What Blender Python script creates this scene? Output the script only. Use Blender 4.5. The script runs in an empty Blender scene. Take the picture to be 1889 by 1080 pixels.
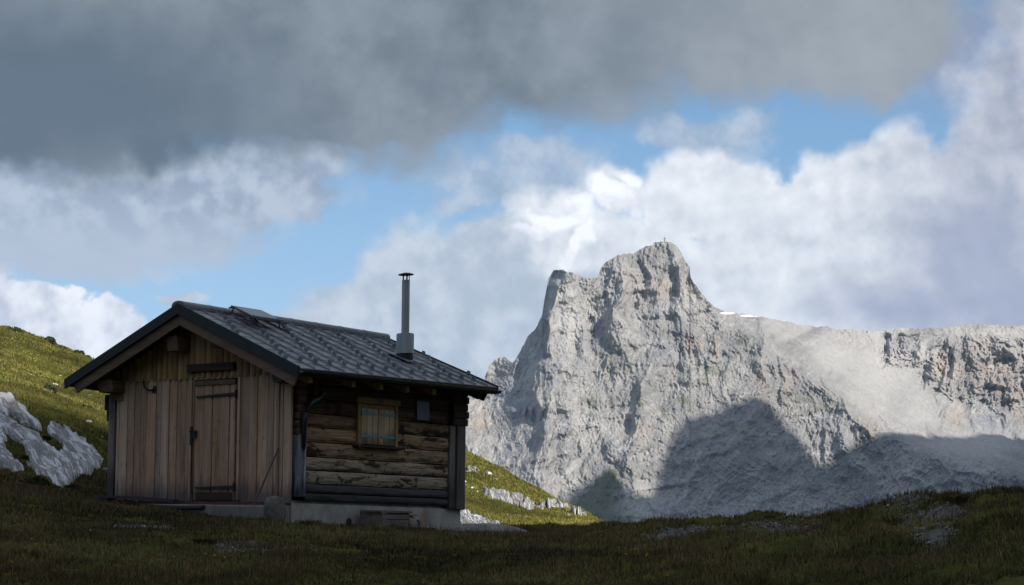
import bpy, math
import numpy as np
from math import radians, sin, cos, tan, pi
rs = np.random.RandomState(7)
# ------------------------------------------------------------------ camera, world, sun
sc = bpy.context.scene
F, PPY = 3440.0, 720.0                      # focal length / horizon point, in pixels of a 1889 px wide frame
CM = np.array([[0.99996708, -0.00062346, 0.00808998], [0.0, 0.99704356, 0.07683835], [-0.00811397, -0.07683582, 0.99701074]])
TH = np.array([-3.97395691, 33.69258083, 0.55589797])   # hut corner, eye at the origin
cam_d = bpy.data.cameras.new('camera'); cam = bpy.data.objects.new('camera', cam_d); sc.collection.objects.link(cam)
cam_d.sensor_width = 36; cam_d.lens = 36*F/1889; cam_d.shift_y = (PPY-540)/1889
cam_d.clip_start = 0.3; cam_d.clip_end = 30000
from mathutils import Matrix, Vector
right, fwd, up = CM[0], CM[1], CM[2]
cam.matrix_world = Matrix([[right[i], up[i], -fwd[i], 0] for i in range(3)] + [[0, 0, 0, 1]])
sc.camera = cam
sc.view_settings.view_transform = 'Standard'; sc.view_settings.look = 'None'
sc.view_settings.exposure = 0.37; sc.view_settings.gamma = 1.0
SUN_AZ, SUN_EL = 36.0, 27.0                 # azimuth from straight behind the camera towards the right
SV = np.array([sin(radians(SUN_AZ))*cos(radians(SUN_EL)), -cos(radians(SUN_AZ))*cos(radians(SUN_EL)), sin(radians(SUN_EL))])
sun_d = bpy.data.lights.new('sun', 'SUN'); sun_d.energy = 4.9; sun_d.angle = radians(0.55); sun_d.color = (1.0, 0.93, 0.84)
sun = bpy.data.objects.new('sun', sun_d); sc.collection.objects.link(sun)
sun.rotation_euler = Vector(SV).to_track_quat('Z', 'Y').to_euler()
sc.cycles.use_denoising = True
sc.cycles.max_bounces = 6; sc.cycles.diffuse_bounces = 3; sc.cycles.volume_bounces = 0

def ray(px, py):
    px = np.asarray(px, float); py = np.asarray(py, float)
    v = np.stack([(px-944.5)/F, np.ones_like(px+py), (PPY-py)/F + 0*px], -1)
    return v @ CM
def at(px, py, d): return ray(px, py)*np.asarray(d, float)[..., None]
def proj(w):
    v = np.asarray(w) @ CM.T
    return 944.5+F*v[..., 0]/v[..., 1], PPY-F*v[..., 2]/v[..., 1]

# ---- node expressions
class E:
    def __init__(s, nt, sock): s.nt = nt; s.s = sock
    def _m(s, op, *a, clamp=False):
        n = s.nt.nodes.new('ShaderNodeMath'); n.operation = op; n.use_clamp = clamp
        for i, q in enumerate((s,)+a):
            if isinstance(q, E): s.nt.links.new(q.s, n.inputs[i])
            else: n.inputs[i].default_value = float(q)
        return E(s.nt, n.outputs[0])
    def __add__(s, o): return s._m('ADD', o)
    __radd__ = __add__
    def __sub__(s, o): return s._m('SUBTRACT', o)
    def __rsub__(s, o): return (s*-1.0)+o
    def __mul__(s, o): return s._m('MULTIPLY', o)
    __rmul__ = __mul__
    def __truediv__(s, o): return s._m('DIVIDE', o)
    def mx(s, o): return s._m('MAXIMUM', o)
    def mn(s, o): return s._m('MINIMUM', o)
    def abs(s): return s._m('ABSOLUTE')
    def pw(s, o): return s._m('POWER', o)
    def clamp(s): return s._m('ADD', 0.0, clamp=True)
class G:
    """one node tree with shorthand"""
    def __init__(s, nt): s.nt = nt; s.n = nt.nodes; s.l = nt.links
    def new(s, t, **k):
        n = s.n.new(t)
        for a, b in k.items(): setattr(n, a, b)
        return n
    def put(s, sock, v):
        if isinstance(v, E): s.l.new(v.s, sock)
        elif v is not None:
            try: sock.default_value = v
            except Exception: sock.default_value = (*v, 1.0)
    def vm(s, op, a, b=None, scale=None):
        n = s.new('ShaderNodeVectorMath', operation=op); s.put(n.inputs[0], a)
        if b is not None: s.put(n.inputs[1], b)
        if scale is not None: s.put(n.inputs['Scale'], scale)
        return E(s.nt, n.outputs['Value' if op in ('LENGTH', 'DOT_PRODUCT') else 'Vector'])
    def xyz(s, v):
        n = s.new('ShaderNodeSeparateXYZ'); s.put(n.inputs[0], v); return [E(s.nt, o) for o in n.outputs]
    def comb(s, x, y, z=0.0):
        n = s.new('ShaderNodeCombineXYZ')
        for i, v in enumerate((x, y, z)): s.put(n.inputs[i], v)
        return E(s.nt, n.outputs[0])
    def noise(s, v, scale=1.0, detail=4.0, rough=0.55, dist=0.0, kind='FBM', out=0):
        n = s.new('ShaderNodeTexNoise'); n.noise_type = kind
        s.put(n.inputs['Vector'], v); s.put(n.inputs['Scale'], scale); s.put(n.inputs['Detail'], detail)
        s.put(n.inputs['Roughness'], rough); s.put(n.inputs['Distortion'], dist)
        return E(s.nt, n.outputs[out])
    def vor(s, v, scale=1.0, feature='F1', rnd=1.0, out='Distance'):
        n = s.new('ShaderNodeTexVoronoi'); n.feature = feature
        s.put(n.inputs['Vector'], v); s.put(n.inputs['Scale'], scale); s.put(n.inputs['Randomness'], rnd)
        return E(s.nt, n.outputs[out])
    def step(s, v, a, b, lo=0.0, hi=1.0, smooth=True):
        n = s.new('ShaderNodeMapRange'); n.interpolation_type = 'SMOOTHSTEP' if smooth else 'LINEAR'
        s.put(n.inputs[0], v)
        for i, q in enumerate((a, b, lo, hi)): s.put(n.inputs[i+1], q)
        return E(s.nt, n.outputs[0])
    def mix(s, f, a, b, blend='MIX'):
        n = s.new('ShaderNodeMix', data_type='RGBA', blend_type=blend)
        s.put(n.inputs[0], f); s.put(n.inputs[6], a); s.put(n.inputs[7], b)
        return E(s.nt, n.outputs[2])
    def attr(s, name, out='Fac'):
        n = s.new('ShaderNodeAttribute'); n.attribute_name = name; return E(s.nt, n.outputs[out])
def L(r, g, b):
    """sRGB 0-255 -> linear"""
    return tuple((c/255/12.92 if c/255 <= 0.04045 else ((c/255+0.055)/1.055)**2.4) for c in (r, g, b))

# ---- world: Nishita blue with procedural clouds, laid out by direction
def build_world():
    w = bpy.data.worlds.new('World'); sc.world = w; w.use_nodes = True
    nt = w.node_tree; nt.nodes.clear(); g = G(nt)
    tc = g.new('ShaderNodeTexCoord'); D = g.vm('NORMALIZE', E(nt, tc.outputs['Generated']))
    x, y, z = g.xyz(D)
    az = x._m('ARCTAN2', y)*F
    el = z._m('ARCSINE')*F
    def ae(px, py):
        r = ray(px, py); return math.atan2(r[0], r[1])*F, math.asin(r[2]/np.linalg.norm(r))*F
    P = g.comb(az, el, 0.0)                 # blob space
    Q = g.vm('SCALE', D, scale=F/100.0)     # noise space, 1 unit = 100 px
    warp = g.vm('SUBTRACT', g.noise(Q, 0.9, 3, 0.55, out=1), (0.5, 0.5, 0.5))
    Pw = g.vm('ADD', P, g.vm('MULTIPLY', warp, (150.0, 110.0, 0.0)))
    def field(blobs, p):
        best = None
        for cx, cy, rx, ry in blobs:
            a, b = ae(cx, cy)
            d = g.vm('LENGTH', g.vm('MULTIPLY', g.vm('SUBTRACT', p, (a, b, 0.0)), (1.0/rx, 1.0/ry, 0.0)))
            best = d if best is None else best.mn(d)
        return 1.0-best
    sky = g.new('ShaderNodeTexSky', sky_type='NISHITA'); sky.sun_disc = False
    sky.sun_elevation = radians(SUN_EL); sky.sun_rotation = radians(180-SUN_AZ); sky.altitude = 2000
    sky.air_density = 1.2; sky.dust_density = 0.6
    base = g.vm('SCALE', E(nt, sky.outputs[0]), scale=0.12)
    # measured blue of the gaps, brighter towards the horizon
    base = g.mix(0.72, base, g.mix(g.step(el, 300.0, 1000.0), L(120, 160, 197), L(76, 126, 172)))
    col = base
    def layer(col, alpha, c): return g.mix(alpha.clamp(), col, c)
    n_soft = g.noise(Q, 0.55, 6, 0.55)
    n_fine = g.noise(Q, 1.6, 7, 0.58)
    n_ed = g.noise(Q, 4.2, 5, 0.6)
    n_puff = g.noise(Q, 1.15, 7, 0.5, kind='FBM')
    Ql = g.vm('ADD', Q, (0.16, -0.05, 0.22))
    n_puffl = g.noise(Ql, 1.15, 7, 0.5)
    relief = (n_puffl-n_puff)
    vcell = 1.0-g.vor(g.vm('ADD', Q, g.vm('SCALE', warp, scale=0.5)), 2.2, 'SMOOTH_F1')
    # A: thin veil low over the middle and the right
    f = field([(600, 600, 150, 50), (700, 565, 170, 80), (850, 520, 200, 120), (980, 540, 190, 160), (1060, 470, 130, 80), (760, 490, 130, 55), (900, 455, 130, 60), (880, 640, 200, 110), (740, 650, 160, 80), (345, 548, 50, 16), (1500, 560, 700, 120)], Pw)
    a = g.step(f+(n_soft-0.5)*1.0+(n_fine-0.5)*0.5, -0.12, 0.36)
    col = layer(col, a*0.96, g.mix(g.step(n_fine+(n_soft-0.5)*0.6, 0.3, 0.7), L(164, 175, 188), L(192, 200, 208)))
    f = field([(240, 490, 30, 40), (310, 495, 60, 14)], Pw)
    col = layer(col, g.step(f+(n_fine-0.5)*1.8, -0.1, 0.8)*0.45, L(180, 190, 205))
    # F: wisps left of the bright bank
    f = field([(950, 340, 170, 80), (1010, 290, 130, 45), (850, 370, 60, 30), (1330, 250, 110, 50), (1240, 240, 60, 30)], Pw)
    col = layer(col, g.step(f+(n_soft-0.5)*1.3+(n_fine-0.5)*0.8, -0.15, 0.6)*0.75, g.mix(g.step(n_fine, 0.3, 0.7), L(140, 155, 175), L(182, 190, 200)))
    # B: bright cumulus bank on the right
    blobs = [(1010, 400, 110, 62), (1130, 350, 85, 62), (1290, 360, 150, 90), (1110, 450, 190, 80), (1440, 420, 190, 85), (1590, 340, 130, 90),
             (1660, 300, 80, 90), (1730, 400, 260, 150), (1860, 240, 130, 170), (1920, 90, 120, 120), (1500, 520, 420, 120), (2050, 350, 240, 300), (1900, 560, 200, 90)]
    fB = field(blobs, Pw)
    fBl = field([(a_-26, b_+34, c_, d_) for a_, b_, c_, d_ in blobs], Pw)
    edge = (fBl-fB)
    a = g.step(fB+(n_puff-0.5)*0.7+(vcell-0.5)*0.2+(n_ed-0.5)*0.30, -0.03, g.step(az, 60.0, 400.0, 0.55, 0.20)+g.step(el, 600.0, 800.0)*0.45)
    lit = g.step(relief*1.7+(n_ed-0.5)*0.22+(n_soft-0.5)*0.5+(vcell-0.6)*0.12+g.step(fB, 0.0, 0.6, 0.32, 0.10)+g.step(az, 500.0, 900.0, 0.06, -0.10), -0.35, 0.52, smooth=False)
    right = g.step(az, 500.0, 900.0)
    hi = g.mix(right, L(226, 229, 233), L(198, 201, 210))
    lo = g.mix(right, L(172, 180, 192), L(144, 151, 168))
    cB = g.mix(lit.clamp(), lo, hi)
    # the sunlit streak at the left tip of the bank
    f = field([(950, 435, 50, 12), (990, 412, 60, 18), (1050, 380, 60, 22), (1110, 345, 50, 24), (1150, 315, 40, 20), (1058, 450, 16, 44)], Pw)
    cB = g.mix((g.step(f+(n_fine-0.5)*1.6+(n_ed-0.5)*1.2, -0.35, 0.55)*0.85).clamp(), cB, L(240, 242, 244))
    f = field([(1850, 20, 150, 110), (1790, -60, 200, 120), (1760, 90, 140, 130)], Pw)
    col = layer(col, g.step(f+(n_soft-0.5)*1.2, -0.3, 0.7)*0.9, g.mix(g.step(n_fine, 0.3, 0.7), L(128, 136, 158), L(150, 156, 172)))
    # grey base over the right end of the ridge
    f = field([(1790, 480, 190, 130), (1680, 560, 230, 70), (1900, 560, 200, 90)], Pw)
    cB = g.mix(g.step(f+(n_soft-0.5)*1.2, -0.2, 0.8)*0.75, cB, L(146, 153, 178))
    col = layer(col, a, cB)
    # C: low cloud on the left
    blobs = [(60, 590, 190, 75), (215, 640, 80, 62), (-120, 560, 200, 90), (150, 600, 90, 50)]
    f = field(blobs, Pw)
    a = g.step(f+(n_puff-0.5)*0.7+(vcell-0.5)*0.2+(n_ed-0.5)*0.34, 0.0, 0.14)
    cC = g.mix(g.step(relief*2.4+(n_fine-0.5)*0.5+0.15, -0.35, 0.55), L(180, 186, 200), L(230, 232, 238))
    col = layer(col, a, cC)
    # E: pale grey bank under the dark sheet, left
    f = field([(120, 400, 420, 120), (420, 350, 260, 95), (560, 300, 130, 60), (-150, 400, 330, 150), (60, 460, 170, 50)], Pw)
    a = g.step(f+(n_puff-0.5)*0.7+(n_fine-0.5)*0.6, -0.05, 0.40)
    cE = g.mix(g.step(n_fine+relief*1.5, 0.3, 0.75), L(136, 149, 168), L(172, 182, 196))
    cE = g.mix(g.step(el, 460.0, 640.0), L(165, 176, 192), cE)
    col = layer(col, a*0.97, cE)
    # D: dark sheet overhead
    f = field([(250, 60, 900, 260), (900, 60, 600, 190), (200, 150, 420, 190), (620, 190, 330, 95), (1500, 40, 330, 150), (1400, 20, 500, 170), (1640, 90, 150, 100), (60, 200, 260, 130)], Pw)
    f = f.mx(g.step(el, 880.0, 1400.0, -0.35, 1.2, smooth=False))
    a = g.step(f+(n_soft-0.5)*0.9+(n_fine-0.5)*0.25, -0.08, 0.34)
    dk = field([(120, 170, 430, 160), (330, 270, 180, 60), (0, 260, 200, 70)], Pw)
    cD = g.mix(g.step(n_soft+(n_fine-0.5)*0.35, 0.28, 0.72), L(94, 105, 114), L(124, 133, 141))
    cD = g.mix(g.step(dk+(n_soft-0.5)*0.6, -0.35, 0.75), cD, L(80, 93, 105))
    cD = g.mix(g.step(az, -100.0, 700.0)*0.6, cD, L(154, 160, 166))
    cD = g.vm('SCALE', cD, scale=1.0+relief*0.22+(n_ed-0.5)*0.05)
    cD = g.mix(g.step(el, 1150.0, 2400.0), cD, L(162, 170, 185))
    col = layer(col, a, cD)
    # under the horizon
    col = g.mix(g.step(el, -250.0, -60.0), L(90, 95, 100), col)
    bg = g.new('ShaderNodeBackground'); g.put(bg.inputs[0], col); bg.inputs[1].default_value = 1.0
    out = g.new('ShaderNodeOutputWorld'); g.l.new(bg.outputs[0], out.inputs[0])
    w.cycles.sampling_method = 'MANUAL'; w.cycles.sample_map_resolution = 512
build_world()

# ------------------------------------------------------------------ numeric noise
def _h(ix, iy, iz, seed):
    n = (ix.astype(np.int64)*374761393 + iy.astype(np.int64)*668265263 + iz.astype(np.int64)*2147483647 + seed*1274126177) & 0xffffffff
    n = ((n ^ (n >> 13))*1274126177) & 0xffffffff
    n = ((n ^ (n >> 16))*2246822519) & 0xffffffff
    return n ^ (n >> 15)
def gn(x, y, seed=0):
    """2-D gradient noise, about -1..1"""
    x = np.asarray(x, float); y = np.asarray(y, float)
    x, y = np.broadcast_arrays(x, y)
    ix = np.floor(x); iy = np.floor(y); fx = x-ix; fy = y-iy
    u = fx*fx*fx*(fx*(fx*6-15)+10); v = fy*fy*fy*(fy*(fy*6-15)+10)
    def gr(a, b):
        t = _h(ix+a, iy+b, ix*0, seed)*(2*pi/4294967296.0)
        return np.cos(t)*(fx-a)+np.sin(t)*(fy-b)
    return 1.5*((gr(0, 0)*(1-u)+gr(1, 0)*u)*(1-v)+(gr(0, 1)*(1-u)+gr(1, 1)*u)*v)
def fbm(x, y, o=5, seed=0, rough=0.5, lac=2.03):
    s = 0; a = 1.0; t = 0
    for i in range(o):
        s = s+a*gn(x, y, seed+i*17); t += a; a *= rough; x = np.asarray(x)*lac+3.1; y = np.asarray(y)*lac+1.7
    return s/t*1.4
def ridged(x, y, o=5, seed=0, rough=0.5, lac=2.1):
    s = 0; a = 1.0; t = 0; w = 1.0
    for i in range(o):
        r = (1-np.abs(gn(x, y, seed+i*31)))**2
        s = s+a*r*w; t += a; w = np.clip(r*1.6, 0, 1); a *= rough; x = np.asarray(x)*lac+5.2; y = np.asarray(y)*lac+2.9
    return s/t
def ss(x, a, b): t = np.clip((x-a)/(b-a), 0, 1); return t*t*(3-2*t)
def pchip(xs, ys, x):
    xs = np.asarray(xs, float); ys = np.asarray(ys, float)
    h = np.diff(xs); dl = np.diff(ys)/h; m = np.zeros_like(ys)
    for i in range(1, len(xs)-1):
        if dl[i-1]*dl[i] > 0:
            w1 = 2*h[i]+h[i-1]; w2 = h[i]+2*h[i-1]; m[i] = (w1+w2)/(w1/dl[i-1]+w2/dl[i])
    m[0] = dl[0]; m[-1] = dl[-1]
    x = np.clip(x, xs[0], xs[-1]); i = np.clip(np.searchsorted(xs, x)-1, 0, len(xs)-2)
    t = (x-xs[i])/h[i]
    return (2*t**3-3*t**2+1)*ys[i]+(t**3-2*t**2+t)*h[i]*m[i]+(-2*t**3+3*t**2)*ys[i+1]+(t**3-t**2)*h[i]*m[i+1]

# ------------------------------------------------------------------ object helpers
def link(o): sc.collection.objects.link(o); return o
def tag(o, label=None, cat=None, group=None, kind=None):
    if label: o['label'] = label
    if cat: o['category'] = cat
    if group: o['group'] = group
    if kind: o['kind'] = kind
    return o
def mesh_np(name, V, faces, mat=None, parent=None, smooth=False, attrs=None, loc=None):
    """V (n,3), faces (m,k) array with one k, or a list of lists"""
    me = bpy.data.meshes.new(name); V = np.asarray(V, np.float32)
    if loc is not None: V = V-np.asarray(loc, np.float32)
    if isinstance(faces, np.ndarray):
        m, k = faces.shape
        me.vertices.add(len(V)); me.vertices.foreach_set('co', V.ravel())
        me.loops.add(m*k); me.loops.foreach_set('vertex_index', faces.astype(np.int32).ravel())
        me.polygons.add(m); me.polygons.foreach_set('loop_start', np.arange(0, m*k, k, dtype=np.int32))
        me.update(calc_edges=True)
    else:
        me.from_pydata(V.tolist(), [], faces); me.update()
    if smooth: me.polygons.foreach_set('use_smooth', np.ones(len(me.polygons), bool))
    for k_, a in (attrs or {}).items():
        a = np.asarray(a, np.float32)
        if a.ndim == 1: at_ = me.attributes.new(k_, 'FLOAT', 'POINT'); at_.data.foreach_set('value', a)
        else: at_ = me.attributes.new(k_, 'FLOAT_VECTOR', 'POINT'); at_.data.foreach_set('vector', a.ravel())
    if mat: me.materials.append(mat)
    o = link(bpy.data.objects.new(name, me))
    if loc is not None and parent is None: o.location = loc
    if parent: o.parent = parent
    return o
def gridfaces(nr, nc, keep=None):
    i = np.arange(nr*nc).reshape(nr, nc)
    f = np.stack([i[:-1, :-1], i[:-1, 1:], i[1:, 1:], i[1:, :-1]], -1).reshape(-1, 4)
    return f if keep is None else f[keep.reshape(-1)]
def mat(name):
    m = bpy.data.materials.new(name); m.use_nodes = True; nt = m.node_tree
    b = nt.nodes['Principled BSDF']; return m, G(nt), b
def bump(g, b, h, dist, strength=1.0):
    n = g.new('ShaderNodeBump'); n.inputs['Distance'].default_value = dist; n.inputs['Strength'].default_value = strength
    g.put(n.inputs['Height'], h); g.l.new(n.outputs[0], b.inputs['Normal'])
def pos(g):
    return E(g.nt, g.new('ShaderNodeNewGeometry').outputs['Position'])

# ------------------------------------------------------------------ materials
def m_plain(name, c, rough=0.7, metal=0.0, var=0.25, scale=6.0):
    m, g, b = mat(name)
    n = g.noise(pos(g), scale, 5, 0.6)
    g.put(b.inputs['Base Color'], g.mix(g.step(n, 0.3, 0.7), tuple(x*(1-var) for x in c), tuple(x*(1+var) for x in c)))
    b.inputs['Roughness'].default_value = rough; b.inputs['Metallic'].default_value = metal
    return m
def m_wood(name, c1, c2, axis, grey=None, dark_low=None, stain=0.5, rough=0.85, knot=0.5):
    """axis: index of the grain direction in hut coordinates (attribute pc)"""
    m, g, b = mat(name)
    p = g.attr('pc', 'Vector'); r = g.attr('rnd')
    x, y, z = g.xyz(p)
    off = g.comb(r*13.0, r*7.0, r*29.0)
    sc_ = [26.0, 26.0, 26.0]; sc_[axis] = 1.3
    q = g.vm('ADD', g.vm('MULTIPLY', p, tuple(sc_)), off)
    grain = g.noise(q, 1.0, 5, 0.6, dist=0.6)
    sc2 = [5.0, 5.0, 5.0]; sc2[axis] = 0.8
    blot = g.noise(g.vm('ADD', g.vm('MULTIPLY', p, tuple(sc2)), off), 1.0, 5, 0.6)
    c = g.mix(g.step(grain, 0.3, 0.72), c1, c2)
    c = g.mix(g.step(r, 0.0, 1.0, 0.0, 0.75, smooth=False), c, grey or c2)
    c = g.mix(g.step(blot, 0.52, 0.72)*stain, c, tuple(v*0.28 for v in c1))
    stk = [9.0, 9.0, 9.0]; stk[axis] = 0.45
    sk_ = g.noise(g.vm('ADD', g.vm('MULTIPLY', p, tuple(stk)), off), 1.0, 4, 0.6)
    c = g.mix(g.step(sk_, 0.50, 0.68)*0.55, c, tuple(v*1.15 for v in (grey or c2)))
    c = g.mix(g.step(sk_, 0.30, 0.44, 1.0, 0.0)*0.4, c, tuple(v*0.6 for v in c1))
    if knot:
        sk = [7.0, 7.0, 7.0]; sk[axis] = 3.0
        k = g.vor(g.vm('ADD', g.vm('MULTIPLY', p, tuple(sk)), off), 1.0)
        c = g.mix(g.step(k, 0.05, 0.16, 1.0, 0.0)*knot, c, tuple(v*0.3 for v in c1))
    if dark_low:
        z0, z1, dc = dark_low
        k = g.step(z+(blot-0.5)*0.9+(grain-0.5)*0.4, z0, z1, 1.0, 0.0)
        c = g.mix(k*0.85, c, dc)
    rr = (r*7.31)._m('FRACT')*0.42+0.84
    c = g.mix(1.0, c, g.comb(rr, rr, rr), blend='MULTIPLY')
    g.put(b.inputs['Base Color'], c); b.inputs['Roughness'].default_value = rough
    b.inputs['Specular IOR Level'].default_value = 0.25
    bump(g, b, grain, 0.006, 0.6)
    return m
M = {}
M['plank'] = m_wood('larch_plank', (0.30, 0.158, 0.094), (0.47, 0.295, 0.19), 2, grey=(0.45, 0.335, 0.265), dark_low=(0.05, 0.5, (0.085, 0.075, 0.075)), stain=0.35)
M['gable'] = m_wood('gable_board', (0.22, 0.115, 0.052), (0.40, 0.24, 0.115), 2, grey=(0.36, 0.235, 0.12), stain=0.55)
M['log'] = m_wood('weathered_log', (0.155, 0.09, 0.048), (0.36, 0.255, 0.16), 0, grey=(0.36, 0.30, 0.23), stain=1.0, knot=0.8)
M['log_black'] = m_wood('blackened_log', (0.028, 0.026, 0.028), (0.06, 0.056, 0.058), 0, grey=(0.10, 0.10, 0.105), stain=0.6)
M['post'] = m_wood('corner_post', (0.06, 0.05, 0.045), (0.13, 0.11, 0.10), 2, grey=(0.12, 0.11, 0.11), stain=0.6)
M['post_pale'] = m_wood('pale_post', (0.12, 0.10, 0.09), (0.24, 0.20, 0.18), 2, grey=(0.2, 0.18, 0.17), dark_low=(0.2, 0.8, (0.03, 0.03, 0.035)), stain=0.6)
M['beam'] = m_wood('brown_beam', (0.085, 0.05, 0.032), (0.16, 0.10, 0.065), 0, stain=0.6)
M['barge'] = m_wood('barge_board', (0.105, 0.068, 0.05), (0.19, 0.135, 0.10), 1, stain=0.4, knot=0.0)
M['dark_board'] = m_wood('dark_board', (0.030, 0.018, 0.014), (0.065, 0.04, 0.03), 1, stain=0.4, knot=0.0)
M['soffit'] = m_wood('soffit_board', (0.07, 0.045, 0.03), (0.12, 0.08, 0.05), 1, stain=0.4, knot=0.0)
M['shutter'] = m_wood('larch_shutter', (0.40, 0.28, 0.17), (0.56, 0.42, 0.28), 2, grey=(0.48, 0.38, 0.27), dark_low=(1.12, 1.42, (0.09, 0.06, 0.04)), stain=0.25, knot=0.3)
M['frame'] = m_wood('window_frame', (0.24, 0.14, 0.065), (0.35, 0.22, 0.11), 2, stain=0.4)
M['iron'] = m_plain('black_iron', (0.022, 0.020, 0.020), 0.55, 0.3)
M['pipe'] = m_plain('black_pipe', (0.010, 0.010, 0.011), 0.4)
M['teal'] = m_plain('teal_hinge', (0.13, 0.30, 0.27), 0.6, 0.2, scale=30)
M['plate'] = m_plain('grey_plate', (0.075, 0.078, 0.078), 0.5, 0.2)
M['glass'] = m_plain('dark_glass', (0.012, 0.014, 0.016), 0.1, 0.0)
M['wire'] = m_plain('rusty_wire', (0.10, 0.06, 0.04), 0.7, 0.2)
M['hole'] = m_plain('dark_plastic_vent', (0.02, 0.024, 0.03), 0.6)
M['char'] = m_plain('rusty_paint', (0.10, 0.03, 0.025), 0.8)

def m_roof():
    m, g, b = mat('anthracite_sheet')
    p = pos(g); n = g.noise(p, 1.4, 5, 0.6); n2 = g.noise(p, 14.0, 4, 0.6)
    c = g.mix(g.step(n, 0.35, 0.68), (0.125, 0.135, 0.148), (0.185, 0.198, 0.213))
    c = g.mix(g.step(n2, 0.58, 0.75)*0.35, c, (0.11, 0.11, 0.105))
    rr = g.attr('rnd')*0.35+0.82
    c = g.mix(1.0, c, g.comb(rr, rr, rr), blend='MULTIPLY')
    g.put(b.inputs['Base Color'], c)
    g.put(b.inputs['Roughness'], g.step(n2, 0.3, 0.7, 0.36, 0.55)); b.inputs['Metallic'].default_value = 0.15
    bump(g, b, n2, 0.004, 0.3)
    return m
M['roof'] = m_roof()
def m_metal():
    m, g, b = mat('zinc_flue')
    p = pos(g); x, y, z = g.xyz(p); n = g.noise(g.vm('MULTIPLY', p, (9.0, 9.0, 1.2)), 1.0, 5, 0.6)
    g.put(b.inputs['Base Color'], g.mix(g.step(n, 0.3, 0.7), (0.32, 0.345, 0.37), (0.43, 0.46, 0.49)))
    b.inputs['Metallic'].default_value = 0.35; b.inputs['Roughness'].default_value = 0.5
    return m
M['flue'] = m_metal()
def m_concrete():
    m, g, b = mat('stained_concrete')
    p = g.attr('pc', 'Vector'); x, y, z = g.xyz(p)
    n = g.noise(p, 2.2, 6, 0.62); n2 = g.noise(p, 22.0, 4, 0.6)
    st = g.noise(g.vm('MULTIPLY', p, (9.0, 9.0, 0.8)), 1.0, 4, 0.6)
    c = g.mix(g.step(n, 0.3, 0.7), (0.27, 0.26, 0.235), (0.43, 0.42, 0.385))
    c = g.mix(g.step(st, 0.55, 0.75)*0.4, c, (0.09, 0.085, 0.075))
    c = g.mix(g.step(n2, 0.62, 0.72)*0.5, c, (0.10, 0.10, 0.09))
    fr = g.step(g.attr('rnd'), 0.42, 0.48, 0.55, 1.0); c = g.mix(1.0, c, g.comb(fr, fr, fr), blend='MULTIPLY')
    rx = g.step((x-4.02).abs()+(n-0.5)*0.25, 0.02, 0.13, 1.0, 0.0)
    c = g.mix(rx*0.45, c, (0.30, 0.13, 0.07))
    g.put(b.inputs['Base Color'], c); b.inputs['Roughness'].default_value = 0.92
    bump(g, b, n2+n, 0.012, 0.6)
    return m
M['concrete'] = m_concrete()

def m_rock(name, lo, hi, crack=0.35, scale=1.0, moss=0.0):
    m, g, b = mat(name)
    p = pos(g); n = g.noise(p, 1.2*scale, 7, 0.62); n2 = g.noise(p, 9.0*scale, 5, 0.6)
    c = g.mix(g.step(n, 0.3, 0.7), lo, hi)
    c = g.mix(g.step(n2, 0.50, 0.68)*crack, c, tuple(v*0.35 for v in lo))
    cr = g.noise(g.vm('ADD', p, g.vm('SCALE', g.noise(p, 2.0*scale, 3, out=1), scale=0.4)), 3.0*scale, 5, 0.6, kind='RIDGED_MULTIFRACTAL')
    c = g.mix(g.step(n, 0.60, 0.74)*moss, c, (0.035, 0.045, 0.012))
    hh = n2+n*1.5
    if name == 'pale_limestone':
        uv = g.attr('groove', 'Vector'); k1 = g.noise(uv, 1.0, 5, 0.65, dist=0.1); k2 = g.noise(g.vm('MULTIPLY', uv, (1.6, 2.6, 1.0)), 1.0, 4, 0.6, dist=0.15)
        ck = g.step((k1-0.5).abs(), 0.008, 0.050, 1.0, 0.0).mx(g.step((k2-0.5).abs(), 0.0, 0.040, 0.8, 0.0))*g.attr('on')
        c = g.mix(g.step(k2, 0.35, 0.6, 0.2, 0.0)*g.attr('on'), c, (0.24, 0.245, 0.25))
        c = g.mix(ck*0.65, c, (0.07, 0.05, 0.042)); hh = hh*0.6+k1*1.5-ck*1.2
    g.put(b.inputs['Base Color'], c); b.inputs['Roughness'].default_value = 0.95; b.inputs['Specular IOR Level'].default_value = 0.2
    bump(g, b, hh, 0.06/scale, 0.8)
    return m
M['lime'] = m_rock('pale_limestone', (0.42, 0.43, 0.44), (0.64, 0.65, 0.66), 0.40)
M['stone'] = m_rock('grey_stone', (0.10, 0.097, 0.09), (0.20, 0.19, 0.175), 0.4, 2.0, moss=0.3)
M['hearth'] = m_rock('mottled_stone', (0.20, 0.19, 0.17), (0.36, 0.34, 0.31), 0.6, 3.0, moss=0.5)

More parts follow.
